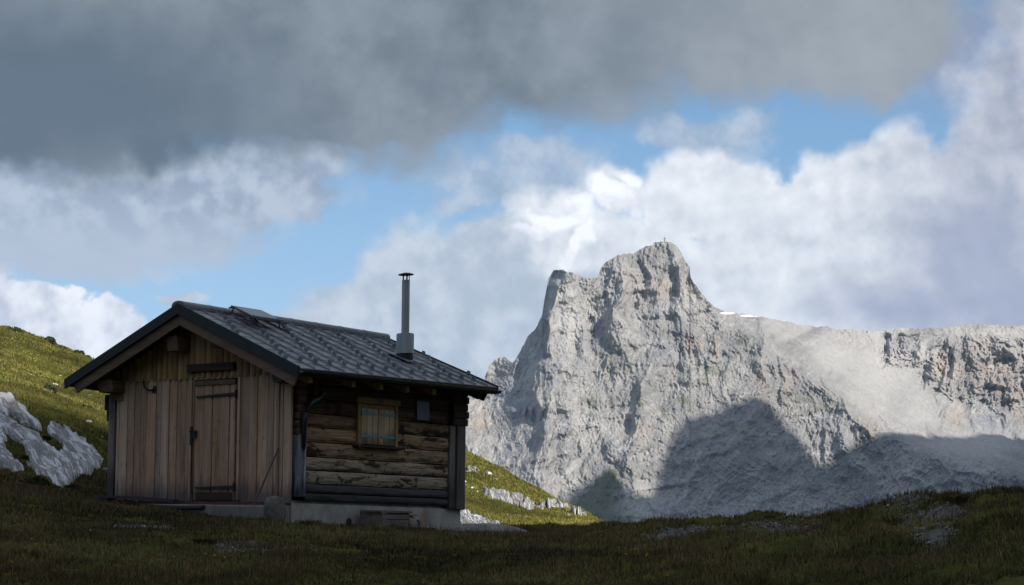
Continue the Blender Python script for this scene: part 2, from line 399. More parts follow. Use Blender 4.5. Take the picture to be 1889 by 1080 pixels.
def m_ground():
    m, g, b = mat('alpine_turf')
    p = pos(g); gr = g.attr('gravel')
    n = g.noise(p, 0.35, 6, 0.6); n2 = g.noise(p, 2.6, 6, 0.65); n3 = g.noise(p, 14.0, 5, 0.6)
    c = g.mix(g.step(n+(n2-0.5)*0.7, 0.36, 0.64), (0.044, 0.052, 0.014), (0.10, 0.095, 0.026))
    c = g.mix(g.step(n2, 0.55, 0.72)*0.55, c, (0.026, 0.032, 0.010))
    c = g.mix(g.step(n3, 0.5, 0.72)*0.4, c, (0.12, 0.105, 0.035))
    c = g.mix(g.attr('bare')*0.85, c, (0.055, 0.038, 0.024))
    v = g.vor(p, 9.0, out='Color'); vx = g.xyz(v)[0]
    gc = g.mix(vx, (0.06, 0.058, 0.045), (0.15, 0.148, 0.138))
    c = g.mix(g.step(gr+(n3-0.5)*0.8, 0.35, 0.65), c, gc)
    g.put(b.inputs['Base Color'], c); b.inputs['Roughness'].default_value = 1.0; b.inputs['Specular IOR Level'].default_value = 0.0
    bump(g, b, n2*0.6+n3*0.5, 0.12, 0.8)
    return m
M['ground'] = m_ground()
def m_grass(name, a, b_, dry, darker=1.0):
    m, g, b = mat(name)
    r = g.attr('rnd'); t = g.attr('tip'); p = pos(g)
    n = g.noise(p, 0.5, 4, 0.6); n2 = g.noise(p, 3.0, 3, 0.6)
    c = g.mix(g.step(n2*0.6+r*0.4, 0.25, 0.7), a, b_)
    c = g.mix((g.step(n+(n2-0.5)*0.7+(r-0.5)*0.7, 0.40, 0.68)*0.85).clamp(), c, dry)
    c = g.mix(t*0.35, c, dry)
    n5 = g.noise(p, 0.22, 6, 0.62); vv = g.step(n5, 0.34, 0.66, 0.48, 1.55); c = g.mix(1.0, c, g.comb(vv, vv, vv), blend='MULTIPLY')
    g.put(b.inputs['Base Color'], c); b.inputs['Roughness'].default_value = 0.7; b.inputs['Specular IOR Level'].default_value = 0.15
    return m
M['grass'] = m_grass('shaded_turf_blades', (0.042, 0.056, 0.014), (0.10, 0.108, 0.026), (0.155, 0.095, 0.05))
M['meadow'] = m_grass('meadow_blades', (0.045, 0.062, 0.010), (0.105, 0.115, 0.018), (0.15, 0.125, 0.04))
def m_leaf(name, a, b_):
    m, g, b = mat(name)
    n = g.noise(pos(g), 5.0, 3, 0.6)
    g.put(b.inputs['Base Color'], g.mix(g.step(n+(g.attr('rnd')-0.5)*0.6, 0.3, 0.7), a, b_)); b.inputs['Roughness'].default_value = 0.7
    return m
M['shrub'] = m_leaf('juniper_leaf', (0.014, 0.026, 0.008), (0.045, 0.06, 0.016))
M['petal'] = m_plain('yellow_petal', (0.75, 0.42, 0.02), 0.6)
M['stem'] = m_plain('green_stem', (0.05, 0.07, 0.02), 0.8)

# ------------------------------------------------------------------ terrain table: per picture column (depth in m -> picture row)
COLS = {
 -700: [(20,1095),(27,980),(33,860),(38,800),(50,700),(70,600),(100,500),(120,470),(160,520)],
 -300: [(20,1090),(27,995),(33,900),(38,850),(44,780),(55,715),(75,640),(95,585),(110,572),(150,610)],
 0:    [(20,1088),(27,1005),(33,930),(38,888),(42,852),(50,742),(60,712),(78,655),(95,612),(104,604),(150,660)],
 130:  [(20,1088),(27,1008),(33,944),(38,902),(44,862),(50,800),(60,752),(78,700),(92,662),(100,650),(150,700)],
 204:  [(20,1088),(27,1010),(33,952),(36.3,928),(42,896),(50,846),(60,788),(78,725),(92,690),(100,682),(150,730)],
 300:  [(20,1088),(27,1012),(33,956),(35.4,936),(42,915),(52,870),(64,800),(80,745),(94,715),(102,710),(150,770)],
 420:  [(20,1088),(27,1014),(33,962),(35,950),(42,935),(52,900),(64,845),(80,785),(92,760),(100,756),(150,820)],
 540:  [(20,1088),(27,1016),(33.4,968),(36,962),(44,950),(54,925),(66,880),(80,820),(90,800),(98,797),(150,860)],
 640:  [(20,1088),(27,1018),(34,976),(38,970),(46,962),(56,945),(68,900),(80,838),(88,818),(96,816),(150,880)],
 750:  [(20,1088),(27,1020),(35,982),(38,979),(46,972),(56,957),(66,920),(78,850),(86,826),(94,824),(140,900)],
 850:  [(20,1088),(27,1022),(35,988),(38,983),(44,978),(54,966),(64,935),(76,862),(83,834),(90,832),(130,920)],
 920:  [(20,1088),(27,1022),(35,990),(40,983),(46,978),(54,970),(64,950),(74,895),(82,862),(88,860),(125,940)],
 1000: [(20,1088),(27,1022),(35,992),(40,984),(46,979),(54,974),(64,960),(74,928),(81,906),(87,905),(120,980)],
 1090: [(20,1088),(27,1022),(35,994),(40,985),(46,979),(54,974),(64,964),(72,953),(78,951),(84,955),(115,1040)],
 1180: [(20,1088),(27,1018),(33,992),(38,981),(44,975),(50,972),(56,972),(64,985),(80,1040)],
 1260: [(19,1088),(25,1022),(29,992),(33,974),(36,970),(42,985),(60,1060)],
 1380: [(19,1088),(24,1020),(28,980),(31,960),(33,957),(38,972),(60,1060)],
 1500: [(18,1088),(23,1020),(27,972),(30,948),(32,945),(37,965),(60,1060)],
 1590: [(18,1088),(22,1018),(26,965),(29,938),(31,934),(36,950),(60,1050)],
 1690: [(17,1088),(21,1018),(25,955),(28,918),(30,912),(35,925),(60,1040)],
 1780: [(17,1088),(21,1012),(24,950),(27,911),(29,906),(34,915),(60,1040)],
 1889: [(16,1088),(20,1010),(23,950),(26,906),(28,900),(34,908),(60,1040)],
 2100: [(16,1088),(20,990),(23,925),(26,885),(28,878),(34,885),(60,1010)],
 2600: [(16,1080),(20,960),(23,890),(26,850),(30,835),(36,840),(60,980)],
}
for _c in COLS:
    if _c >= 1260: COLS[_c] = [(d, py+(8 if _c < 1400 else 19)*min(1, max(0, (d-20)/6))) for d, py in COLS[_c]]
_px = np.array(sorted(COLS)); _cf = np.arange(-700, 2601, 20.0)
_df = np.concatenate([np.arange(0, 130, 0.5), np.arange(130, 6001, 20.0)])
_Z = []
for c in _px:
    ds = [0, 3, 10]; zs = [-1.52, -1.5, -1.15]
    for d, py in COLS[c]:
        ds.append(d); zs.append(float(at(float(c), float(py), float(d))[2]))
    ds += [max(260, ds[-1]+60), 500, 1300, 6000]; zs += [zs[-1]-26, -75, -110, -110]
    _Z.append(pchip(ds, zs, _df))
_Z = np.array(_Z)
_ZT = np.array([np.interp(_cf, _px, _Z[:, j]) for j in range(len(_df))]).T
for _ in range(3):                          # soften across columns
    _q = _ZT.copy(); _q[1:-1] = (_ZT[:-2]+2*_ZT[1:-1]+_ZT[2:])/4; _ZT = _q
def zbase(x, y):
    x = np.asarray(x, float); y = np.asarray(y, float)
    d = np.hypot(x, y); az = np.arctan2(x, y)
    px = 944.5+F*np.tan(np.clip(az, -1.2, 1.2))
    px = np.clip(px, -700, 2600)
    dd = np.where(np.abs(az) < 0.5, np.maximum(y, 0), d)
    ci = (px+700)/20.0; c0 = np.clip(np.floor(ci).astype(int), 0, len(_cf)-2); ct = np.clip(ci-c0, 0, 1)
    dj = np.interp(dd, _df, np.arange(len(_df))); d0 = np.clip(np.floor(dj).astype(int), 0, len(_df)-2); dt = dj-d0
    return (_ZT[c0, d0]*(1-ct)+_ZT[c0+1, d0]*ct)*(1-dt)+(_ZT[c0, d0+1]*(1-ct)+_ZT[c0+1, d0+1]*ct)*dt
def hutmask(x, y):
    """1 away from the hut, 0 close to its walls"""
    cx, cy = -4.4, 36.0
    return ss(np.hypot(x-cx, y-cy), 3.6, 7.0)
def zg(x, y):
    d = np.hypot(x, y)
    k = hutmask(x, y)
    rt = 1+1.0*ss(x, 1.5, 4.0)*ss(y, 60, 40)
    b = fbm(x*0.55, y*0.55, 4, 11)*0.15*rt*np.clip(d/14, 0.2, 1)*k + fbm(x*1.9, y*1.9, 3, 12)*0.05*rt
    b = b + fbm(x*0.09, y*0.09, 3, 13)*0.5*ss(d, 60, 90)
    b = b + fbm(x*0.01, y*0.01, 4, 14)*8*ss(d, 250, 600)
    return zbase(x, y)+b
def tdepth(px, py):
    """depth of the first terrain surface seen at a picture point"""
    px = np.asarray(px, float); py = np.asarray(py, float); sh = np.broadcast(px, py).shape
    px = np.broadcast_to(px, sh).ravel(); py = np.broadcast_to(py, sh).ravel()
    out = np.full(px.shape, np.nan)
    ds = np.concatenate([np.arange(14, 60, 0.25), np.arange(60, 130, 0.5)])
    for d in ds:
        P = at(px, py, np.full(px.shape, d)); hit = np.isnan(out) & (P[:, 2] <= zbase(P[:, 0], P[:, 1]))
        out[hit] = d
        if not np.isnan(out).any(): break
    return out.reshape(sh)
# gravel and bare-earth masks in world metres, from picture positions
def td(px, py):
    for k in range(60):
        d = float(tdepth(px, py+2*k))
        if d == d: return d
    return 30.0
def wpt(px, py): d = td(px, py); return at(float(px), float(py), d)
GRAV = [(1205,985,0.9,0.9),(1235,982,0.7,1.1),(1275,984,0.9,1.3),(1330,980,1.0,1.3),(1385,976,0.9,1.2),(1430,982,0.7,1.1),(1480,972,0.5,0.8),(1600,940,0.55,0.7),(1640,938,0.55,0.6),(1680,942,0.6,0.7),(1705,955,0.5,0.8),(1712,975,0.3,0.8),(1717,1000,0.25,0.7),
        (440,1005,0.55,0.6),(470,1015,0.7,0.8),(500,1022,0.6,0.6),(265,975,0.5,0.5)]
GRAV = [(*wpt(a, b)[:2], r1, r2) for a, b, r1, r2 in GRAV]
BARE = [(60,955,1.2,0.8),(150,968,1.2,0.8),(210,985,1.0,0.7),(60,990,1.4,0.7),(1690,1030,0.7,0.6),(1400,1005,1.0,0.6)]
BARE = [(*wpt(a, b)[:2], r1, r2) for a, b, r1, r2 in BARE]
def blobmask(L_, x, y, wob=0.35, seed=5):
    m = np.zeros(np.shape(x)); w = fbm(x*1.1, y*1.1, 3, seed)*wob*2
    for cx, cy, rx, ry in L_: m = np.maximum(m, 1.35-np.hypot((x-cx)/rx, (y-cy)/ry)+w)
    return np.clip(m, 0, 1)

def build_ground():
    fine = np.arange(-17.5, 17.51, 0.06)
    coarse = np.concatenate([np.arange(18.5, 60, 1.5), np.arange(60, 300, 5), np.arange(300, 342, 1.5)])
    az = np.radians(np.concatenate([fine, coarse])); az = np.append(az, az[0]+2*pi)
    d = np.concatenate([np.linspace(0.0, 9, 10), np.arange(10, 50, 0.13), np.arange(50, 130, 0.5), np.geomspace(132, 9000, 60)])
    A, Dd = np.meshgrid(az, d); X = Dd*np.sin(A); Y = Dd*np.cos(A)
    Zz = zg(X, Y)
    V = np.stack([X, Y, Zz], -1).reshape(-1, 3)
    f = gridfaces(len(d), len(az))[:, ::-1].copy()
    o = mesh_np('ground', V, f, M['ground'], smooth=True, attrs={'gravel': blobmask(GRAV, X, Y).ravel(), 'bare': blobmask(BARE, X, Y, 0.6, 9).ravel()})
    tag(o, kind='structure')
build_ground()

# ------------------------------------------------------------------ mountain
SIL = [(560,960),(640,905),(720,860),(780,815),(820,782),(850,752),(870,738),(888,712),(902,676),(914,663),(930,659),(945,668),(958,652),(972,625),(990,603),(1000,582),(1004,556),(1012,512),(1022,500),(1034,497),(1052,501),(1064,508),(1082,514),(1102,512),(1110,492),(1120,482),(1136,474),(1150,468),(1168,468),(1182,460),(1196,455),(1210,447),(1232,446),(1246,452),(1256,464),(1262,478),(1272,492),(1274,512),(1280,524),(1298,546),(1312,560),(1328,573),(1345,575),(1370,579),(1400,585),(1424,588),(1450,594),(1490,601),(1540,606),(1600,611),(1625,612),(1640,608),(1670,605),(1700,607),(1730,606),(1762,602),(1790,599),(1840,600),(1889,602),(1960,598),(2060,612),(2200,640),(2400,700)]
RIDGE = [(1262,470),(1300,548),(1330,580),(1380,615),(1430,650),(1490,700),(1540,738),(1590,770),(1640,800),(1700,830),(1760,856),(1889,885),(2100,920),(2400,960)]
def mdepth(px, py):
    """modelled distance of the face, in metres"""
    px = np.asarray(px, float); py = np.asarray(py, float)
    yr = np.interp(px, [p for p, _ in RIDGE], [q for _, q in RIDGE])
    D = 2380+(1000-py)*0.72
    # left edge turns away
    D = D+ss(px, 1060, 860)*170*ss(py, 1000, 700)
    # bowl behind the descending rib
    b = ss(yr-py, -10, 130)*ss(px, 1262, 1360)
    wx = px+fbm(px/90, py/90, 3, 70)*30; wy = py+fbm(px/90+9, py/90, 3, 71)*30
    D = D+b*330+ss(px, 1400, 2100)*200*b
    # the spur standing in front of the bowl, right of the main rib
    # big ribs and gullies, running down to the left under the summit and down to the right further on
    k = np.where(px < 1300, 0.35, -0.55)*ss(np.abs(px-1300), 0, 260)
    r1 = ridged((wx+k*(wy-700))/150, wy/420, 4, 21)
    r2 = ridged((wx-0.3*wy)/62, wy/120, 5, 22, 0.62)
    r3 = fbm(px/26, py/34, 5, 23, 0.6)
    dgx = px+py*np.where(px > 1240, 0.75, -0.15); r4 = ridged(dgx/13+fbm(px/40, py/40, 2, 28)*0.8, py/44+px/200, 4, 24, 0.6)
    r5 = ridged(px/7.5+py/26, py/11-px/34, 3, 27, 0.7)*-2+1
    r6 = fbm((px-py*0.4)/4.2, (py+px*0.3)/5.5, 2, 29, 0.6)
    amp = 1-0.5*b*ss(fbm(px/170, py/120, 3, 33), -0.5, 0.25)
    scree = b*ss(px, 1440, 1540)*ss(px, 1760, 1680)*ss(py, 600, 640)
    amp = amp*(1-0.75*scree)
    cl = b*ss(px+0.25*(py-700), 1675, 1720)*ss(py, 612, 632)*ss(py, 815, 775)+b*ss(px, 1618, 1632)*ss(px, 1712, 1690)*ss(py, 612, 622)*ss(py, 690, 670)
    amp = np.maximum(amp, cl*1.35)
    D = D+cl*(0.5-ridged(wx/50, wy/60, 5, 35, 0.55))*44
    D = D+(0.55-r1)*58*(1-0.6*b)+((0.5-r2)*9+r3*2.0+(0.5-r4)*3.0+r5*2.0+r6*1.3)*amp
    # ledges: near-horizontal benches with cliffs between
    lay = py+0.18*(px-1200)+fbm(px/120, py/60, 3, 25)*26
    s = lay/46.0; fr = s-np.floor(s)
    D = D+(fr-ss(fr, 0.55, 0.95))*-9*amp*(0.4+0.9*np.clip(fbm(px/140, py/90, 2, 26)+0.4, 0, 1))
    D = D-ss(inpoly0(px, py), -10, 40)*60
    kk = 0.65+0.9*fbm(px/16, py/26, 4, 36, 0.6)
    # named cliffs: (centre, half size, depth of the recess), dark on their left faces
    for cx, cy, rx, ry, a in [(1128,545,14,34,-26),(1180,548,22,30,26),(1215,545,12,34,-22),(1245,540,14,30,24),(1040,520,22,14,-16),(1092,600,12,40,26),(1062,640,10,30,22),(1120,690,26,20,14),
                              (985,770,22,14,34),(1640,632,12,30,24),(1668,636,10,22,-18),(1705,690,16,22,22),(1722,676,22,26,-34),(1780,640,40,14,-26),(1850,650,26,18,-30),(1752,770,16,22,-26),(1840,720,40,40,-34),(1800,790,40,14,20),(1600,800,26,24,-24),(1270,640,22,30,20),(1310,650,18,30,-22),(1880,800,40,30,-30)]:
        D = D+a*np.exp(-((px-cx)/rx)**2-((py-cy)/ry)**2)*kk
    return D
SHADE = [(900,1010),(1000,960),(1045,924),(1078,892),(1118,870),(1138,884),(1152,906),(1190,914),(1206,912),(1212,882),(1222,850),(1242,802),(1264,776),(1300,765),(1322,764),(1344,750),(1372,740),(1394,733),(1420,745),(1432,766),(1444,790),(1450,830),(1453,880),(1460,915),(1474,912),(1500,880),(1532,852),(1568,828),(1608,804),(1640,799),(1700,802),(1760,808),(1830,800),(1889,812),(2000,800),(2200,760)]
def m_mountain():
    m, g, b = mat('limestone_face')
    p = g.vm('SCALE', pos(g), scale=0.01)
    ora, gre, sno, scr = g.attr('ochre'), g.attr('green'), g.attr('snow'), g.attr('scree')
    n = g.noise(p, 0.8, 8, 0.62); n2 = g.noise(p, 5.0, 8, 0.65)
    pv = g.vm('MULTIPLY', p, (16.0, 8.0, 1.9)); st = g.noise(pv, 1.0, 7, 0.64, dist=0.2)
    ps = g.vm('MULTIPLY', p, (1.6, 1.6, 15.0)); la = g.noise(ps, 1.0, 6, 0.6, dist=0.6)
    c = g.mix(g.step(n+(n2-0.5)*0.6, 0.35, 0.66), (0.235, 0.230, 0.222), (0.40, 0.390, 0.372))
    c = g.mix(g.step(g.noise(p, 0.28, 5, 0.6), 0.42, 0.62)*0.35, c, (0.19, 0.19, 0.19))
    c = g.mix(g.step(st, 0.48, 0.68)*0.65, c, (0.17, 0.178, 0.195))
    c = g.mix(g.step(la, 0.55, 0.72)*0.45, c, (0.52, 0.51, 0.49))
    c = g.mix(g.step(n2, 0.54, 0.68)*0.6, c, (0.13, 0.138, 0.155))
    X, Y, Z = g.xyz(p); dg = g.noise(g.comb((X-Z*1.1)*9.0, (X+Z)*1.3, Y*1.5), 1.0, 7, 0.68, dist=0.25)
    c = g.mix(g.step(dg, 0.54, 0.68)*0.5, c, (0.53, 0.52, 0.50))
    c = g.mix(g.step(dg, 0.30, 0.44, 1.0, 0.0)*0.45, c, (0.20, 0.205, 0.215))
    n4 = g.noise(p, 24.0, 5, 0.72)
    c = g.mix(g.step(n4, 0.50, 0.62)*0.55, c, (0.17, 0.175, 0.188))
    c = g.mix(g.step(n4, 0.30, 0.44, 1.0, 0.0)*0.3, c, (0.55, 0.54, 0.52))
    c = g.mix((g.attr('grey_shade')*g.step(st*0.6+n2*0.5, 0.46, 0.60)).clamp()*0.75, c, (0.185, 0.20, 0.235))  # blue-grey faces, with cleft and cloud shade painted in
    c = g.mix((ora*g.step(st+(n2-0.5)*0.5, 0.40, 0.60)).clamp()*0.5, c, (0.46, 0.35, 0.26))
    c = g.mix((gre*g.step(n2+(la-0.5)*0.4, 0.42, 0.62)).clamp()*0.7, c, (0.085, 0.10, 0.05))
    c = g.mix(g.step(gre, 1.5, 2.8)*0.8, c, g.mix(g.step(n2, 0.4, 0.6), (0.05, 0.065, 0.035), (0.11, 0.12, 0.075)))
    c = g.mix(scr*0.8, c, g.mix(g.step(st, 0.35, 0.65), (0.37, 0.365, 0.353), (0.47, 0.46, 0.445)))
    c = g.mix(sno, c, (0.75, 0.76, 0.78))
    g.put(b.inputs['Base Color'], c); b.inputs['Roughness'].default_value = 1.0; b.inputs['Specular IOR Level'].default_value = 0.0
    bump(g, b, n2*0.5+st*0.4+dg*0.3+n4*0.9, 3.2, 0.7)
    return m
M['mount'] = m_mountain()
def bl(px, py, L_):
    s = np.zeros(np.shape(px))
    for cx, cy, rx, ry in L_: s = np.maximum(s, np.exp(-(((px-cx)/rx)**2+((py-cy)/ry)**2)**1.5))
    return s
def inpoly0(px, py):
    # the small green knob at the foot of the face: left and right edges run down from its top
    l = 1118-(py-866)*0.98; rr = 1136+(py-866)*0.42
    return np.minimum(np.minimum(px-l, rr-px), py-866)+fbm(px/14, py/14, 3, 57)*7
def build_mountain():
    px = np.concatenate([np.arange(560, 846, 6.0), np.arange(846, 1900, 1.1), np.arange(1900, 2400, 6.0)])
    sil = np.interp(px, [p for p, _ in SIL], [q for _, q in SIL])
    sil = sil+gn(px/9, 0, 3)*2.2+gn(px/3.6, 0, 4)*1.3+gn(px/24, 0, 5)*2.5
    nr = 540; t = np.linspace(0, 1, nr)
    PX, T = np.meshgrid(px, t); PY = 1130+(sil[None, :]-1130)*T
    D = mdepth(PX, PY)
    P = at(PX, PY, D)
    # the crest rounds over and the back falls away
    back = []
    for k, (dd, dz) in enumerate([(8, -0.5), (30, -8), (90, -60), (240, -190), (520, -420), (900, -700)]):
        q = P[-1].copy(); q[:, 1] += dd; q[:, 0] += dd*0.05; q[:, 2] = np.maximum(q[:, 2]+dz, -140); back.append(q)
    V = np.concatenate([P.reshape(-1, 3), np.array(back).reshape(-1, 3)])
    n = nr+len(back)
    PXa = np.concatenate([PX, np.repeat(px[None], len(back), 0)]); PYa = np.concatenate([PY, np.repeat(sil[None], len(back), 0)])
    och = bl(PXa, PYa, [(1200,535,60,26),(1275,530,20,20),(1280,640,20,26),(1320,640,14,24),(1400,700,16,40),(1460,720,12,40),(1385,790,30,14),(1300,800,40,14),(1600,800,22,34),(1745,680,34,26),(1765,770,22,30),(1800,640,44,14),(1850,690,50,40),(885,770,14,30),(1180,800,30,16),(1885,740,30,50),(1340,880,12,20)])
    gre = bl(PXa, PYa, [(1185,745,24,40),(1215,760,40,14),(1270,745,26,16),(1100,740,40,14),(1545,750,45,12),(1480,735,40,10),(1140,655,30,30),(1300,690,60,18),(1240,870,40,10),(1115,905,56,44),(1115,905,56,44),(1080,930,50,30),(1380,630,40,14),(1440,610,30,12)])
    sno = ss(bl(PXa, PYa, [(1342,578,14,2.4),(1385,583,20,2.0)]), 0.25, 0.5)
    gsh = bl(PXa, PYa, [(1128,540,16,34),(1165,535,14,28),(1212,545,20,36),(1245,530,10,26),(1040,575,22,18),(1070,622,10,50),(1100,610,12,22),(1020,690,24,26),(985,770,14,10),(940,730,40,30),(1270,640,16,34),(1300,660,14,24),(1340,650,14,30),(1640,630,16,30),(1665,640,30,26),(1705,690,18,24),(1790,640,60,16),(1870,700,40,40),(1840,780,60,30),(1000,640,20,60),(1225,650,26,16),(1580,800,26,22),(1880,800,40,20),(1400,700,30,20)])  # blue-grey rock faces, plus shade of clefts and clouds put in as colour
    yr = np.interp(PXa, [p for p, _ in RIDGE], [q for _, q in RIDGE])
    scr = ss(yr-PYa, -5, 40)*ss(PXa, 1300, 1380)*ss(fbm(PXa/60+PYa/50, PYa/140-PXa/160, 4, 55), -0.35, 0.25)*0.75
    kn = ss(inpoly0(PXa, PYa), -4, 8); gre = np.maximum(gre, 3.0*kn); scr = np.maximum(scr*ss(PXa, 1740, 1690), bl(PXa, PYa, [(1620,700,70,70),(1700,760,50,40),(1540,660,50,40),(1800,815,90,26),(1050,600,30,60),(1040,540,26,20),(1180,930,40,40)]))
    o = mesh_np('mountain', V, gridfaces(n, len(px)), M['mount'], smooth=False, attrs={'ochre': och.ravel(), 'green': gre.ravel(), 'snow': sno.ravel(), 'scree': scr.ravel(), 'grey_shade': gsh.ravel()})
    tag(o, kind='structure')
build_mountain()

def m_far():
    m, g, b = mat('distant_rock'); p = g.vm('SCALE', pos(g), scale=0.004)
    n = g.noise(p, 1.0, 7, 0.65)
    g.put(b.inputs['Base Color'], g.mix(g.step(n, 0.35, 0.65), (0.13, 0.15, 0.17), (0.26, 0.27, 0.28))); b.inputs['Roughness'].default_value = 1
    bump(g, b, n, 60.0, 0.6); return m
M['far'] = m_far()
def ridge_mesh(name, crest, axis_off, foot_z, wide, n_across, seed, rough, material, foot_far=None):
    """a solid ridge: crest polyline (n,3), slopes down on both sides along axis_off"""
    crest = np.asarray(crest, float); n = len(crest)
    s = np.linspace(-1, 1, n_across*2+1)
    V = np.zeros((len(s), n, 3)); a = np.asarray(axis_off, float); a = a/np.linalg.norm(a)
    u = np.arange(n)
    for k, q in enumerate(s):
        w = abs(q)
        base = crest+a[None]*q*wide
        h = (crest[:, 2]-foot_z)*(1-w)**1.0
        base[:, 2] = foot_z+h + (rough*fbm(u/7.0, q*6+0*u, 4, seed)*ss(w, 0.03, 0.2))*(1-w)
        V[k] = base
    o = mesh_np(name, V.reshape(-1, 3), gridfaces(len(s), n), material, smooth=False)
    return tag(o, kind='structure')
# pale range far behind, seen under the eave
cx = np.arange(300, 1000, 10.0); cy = np.interp(cx, [300, 600, 800, 850, 880, 910, 1000], [800, 760, 735, 722, 728, 740, 800])+gn(cx/30, 0, 8)*4
ridge_mesh('distant_range', at(cx, cy, np.full(cx.shape, 5200.0)), (0, 1, 0), -150, 900, 14, 60, 60, M['far'])
# added unseen ridge at right, crest shaped to shadow the foot of the face
def crest_shadow():
    px = []; py = []
    S = np.array(SHADE, float)
    # make the outline single valued across the sun direction by resampling on px
    seg = [S[0]]
    for p in S[1:]:
        if p[0] <= seg[-1][0]: p = np.array([seg[-1][0]+2.0, p[1]])
        seg.append(p)
    S = np.array(seg)
    x = np.arange(S[0, 0], S[-1, 0], 4.0); y = np.interp(x, S[:, 0], S[:, 1])
    y = y+gn(x/26, 0, 43)*6.0+gn(x/12, 0, 44)*4.0+gn(x/6, 0, 45)*2.0
    D = mdepth(x, y)
    return at(x, y, D)+SV[None]*1500.0
cr = crest_shadow()
sh = np.array([SV[0], SV[1], 0]); sh = sh/np.linalg.norm(sh)
ridge_mesh('shadow_caster_ridge', cr, sh, -140, 620, 16, 61, 0, M['far'])
# hill added out of view behind the camera to shade the hut
dn = -sh; cn = np.array([sh[1], -sh[0], 0])*-1.0        # downstream of the sun / across it
if cn[0] < 0: cn = -cn
te = tan(radians(SUN_EL))
def qc(p): p = np.asarray(p, float); return p[..., :2]@dn[:2], p[..., :2]@cn[:2]
qh, chh = qc([-1.8, 36.9, 0]); A0 = 5.75+te*qh+0.9
SH_D = 330.0
cc = np.concatenate([np.arange(-420, -20, 6.0), np.arange(-20, 60, 1.0), np.arange(60, 420, 6.0)])
Ac = np.interp(cc, [-60, 10, 15, 19, 22, 24, 26, 28.3, 31, 36, 60, 120], [26, 27, 28, 29, 31.5, 32.5, 31, 21.6, 20.0, 20.5, 20, 16])
Ac = Ac+gn(cc/5, 0, 77)*0.35
cr2 = dn[None]*(-SH_D)+cn[None]*cc[:, None]; cr2[:, 2] = Ac+te*SH_D
ridge_mesh('shade_caster_hill', cr2, sh, -30, 262, 12, 62, 0, M['ground'])

# ------------------------------------------------------------------ the hut (hut frame: X back along the side wall, Y left along the gable, Z up)
YAW = 0.973; CY, SY = cos(YAW), sin(YAW)
WK = (-0.01379, -0.00606, 0.00971, 0.00678, -0.00907, 0.00563, -0.00516)   # the old hut has settled a few centimetres out of true
def hut(P):
    P = np.asarray(P, float); X, Y, Z = P[..., 0], P[..., 1], P[..., 2]
    Zw = Z+WK[0]+WK[1]*X+WK[2]*Y+WK[3]*Z+WK[4]*X*Y+WK[5]*X*Z+WK[6]*Y*Z
    return np.stack([CY*X-SY*Y, SY*X+CY*Y, Zw], -1)+TH
W_, L_, RH, PS = 4.644, 5.242, 3.67, 0.4394
YM = W_/2; OF, OB, ER, EL = 0.596, 0.369, 0.656, 0.694
def zr(Y): return RH-PS*abs(Y-YM)
class MB:
    def __init__(s): s.v = []; s.f = []; s.r = []
    def add(s, V, F_, r=None):
        o = len(s.v); s.v += [tuple(q) for q in V]; s.f += [tuple(i+o for i in f) for f in F_]
        s.r += [rs.rand() if r is None else r]*len(V)
    def box(s, a, b, r=None, ch=0.0):
        (x0, y0, z0), (x1, y1, z1) = a, b
        V = [(x, y, z) for x in (x0, x1) for y in (y0, y1) for z in (z0, z1)]
        s.add(V, [(0, 1, 3, 2), (4, 6, 7, 5), (0, 4, 5, 1), (2, 3, 7, 6), (0, 2, 6, 4), (1, 5, 7, 3)], r)
    def prism(s, prof, fn, ts, r=None):
        """prof: 2-D closed outline; fn(a, b, t) -> 3-D; ts: stations"""
        n = len(prof); V = []; Fc = []
        for t in ts: V += [fn(a, b, t) for a, b in prof]
        for k in range(len(ts)-1):
            for i in range(n):
                j = (i+1) % n; Fc.append((k*n+i, k*n+j, (k+1)*n+j, (k+1)*n+i))
        Fc.append(tuple(range(n))[::-1]); Fc.append(tuple(range((len(ts)-1)*n, len(ts)*n)))
        s.add(V, Fc, r)
    def tube(s, pts, rad, n=10, r=None, caps=True):
        pts = [np.array(p, float) for p in pts]; V = []; Fc = []
        rad = [rad]*len(pts) if np.isscalar(rad) else rad
        ref = np.array([0, 0, 1.0])
        for k, p in enumerate(pts):
            t = pts[min(k+1, len(pts)-1)]-pts[max(k-1, 0)]; t = t/np.linalg.norm(t)
            q = ref if abs(t[2]) < 0.95 else np.array([1.0, 0, 0])
            u = np.cross(t, q); u /= np.linalg.norm(u); w = np.cross(t, u)
            V += [p+rad[k]*(cos(2*pi*i/n)*u+sin(2*pi*i/n)*w) for i in range(n)]
        for k in range(len(pts)-1):
            for i in range(n): Fc.append((k*n+i, k*n+(i+1) % n, (k+1)*n+(i+1) % n, (k+1)*n+i))
        if caps: Fc += [tuple(range(n))[::-1], tuple(range((len(pts)-1)*n, len(pts)*n))]
        s.add(V, Fc, r)
    def build(s, name, m, parent=None, tf=hut, org=TH, smooth=False, bevel=0.0):
        pc = np.array(s.v, float); V = tf(pc) if tf else pc
        o = mesh_np(name, V-np.asarray(org), s.f, m, parent, smooth, attrs={'pc': pc, 'rnd': np.array(s.r)})
        if parent is None: o.location = org
        if bevel:
            b = o.modifiers.new('edge', 'BEVEL'); b.width = bevel; b.segments = 1; b.limit_method = 'ANGLE'
        return o
H = link(bpy.data.objects.new('wooden_hut', None)); H.location = TH
tag(H, 'small weathered wooden mountain hut with a dark sheet metal roof on a concrete base', 'hut')

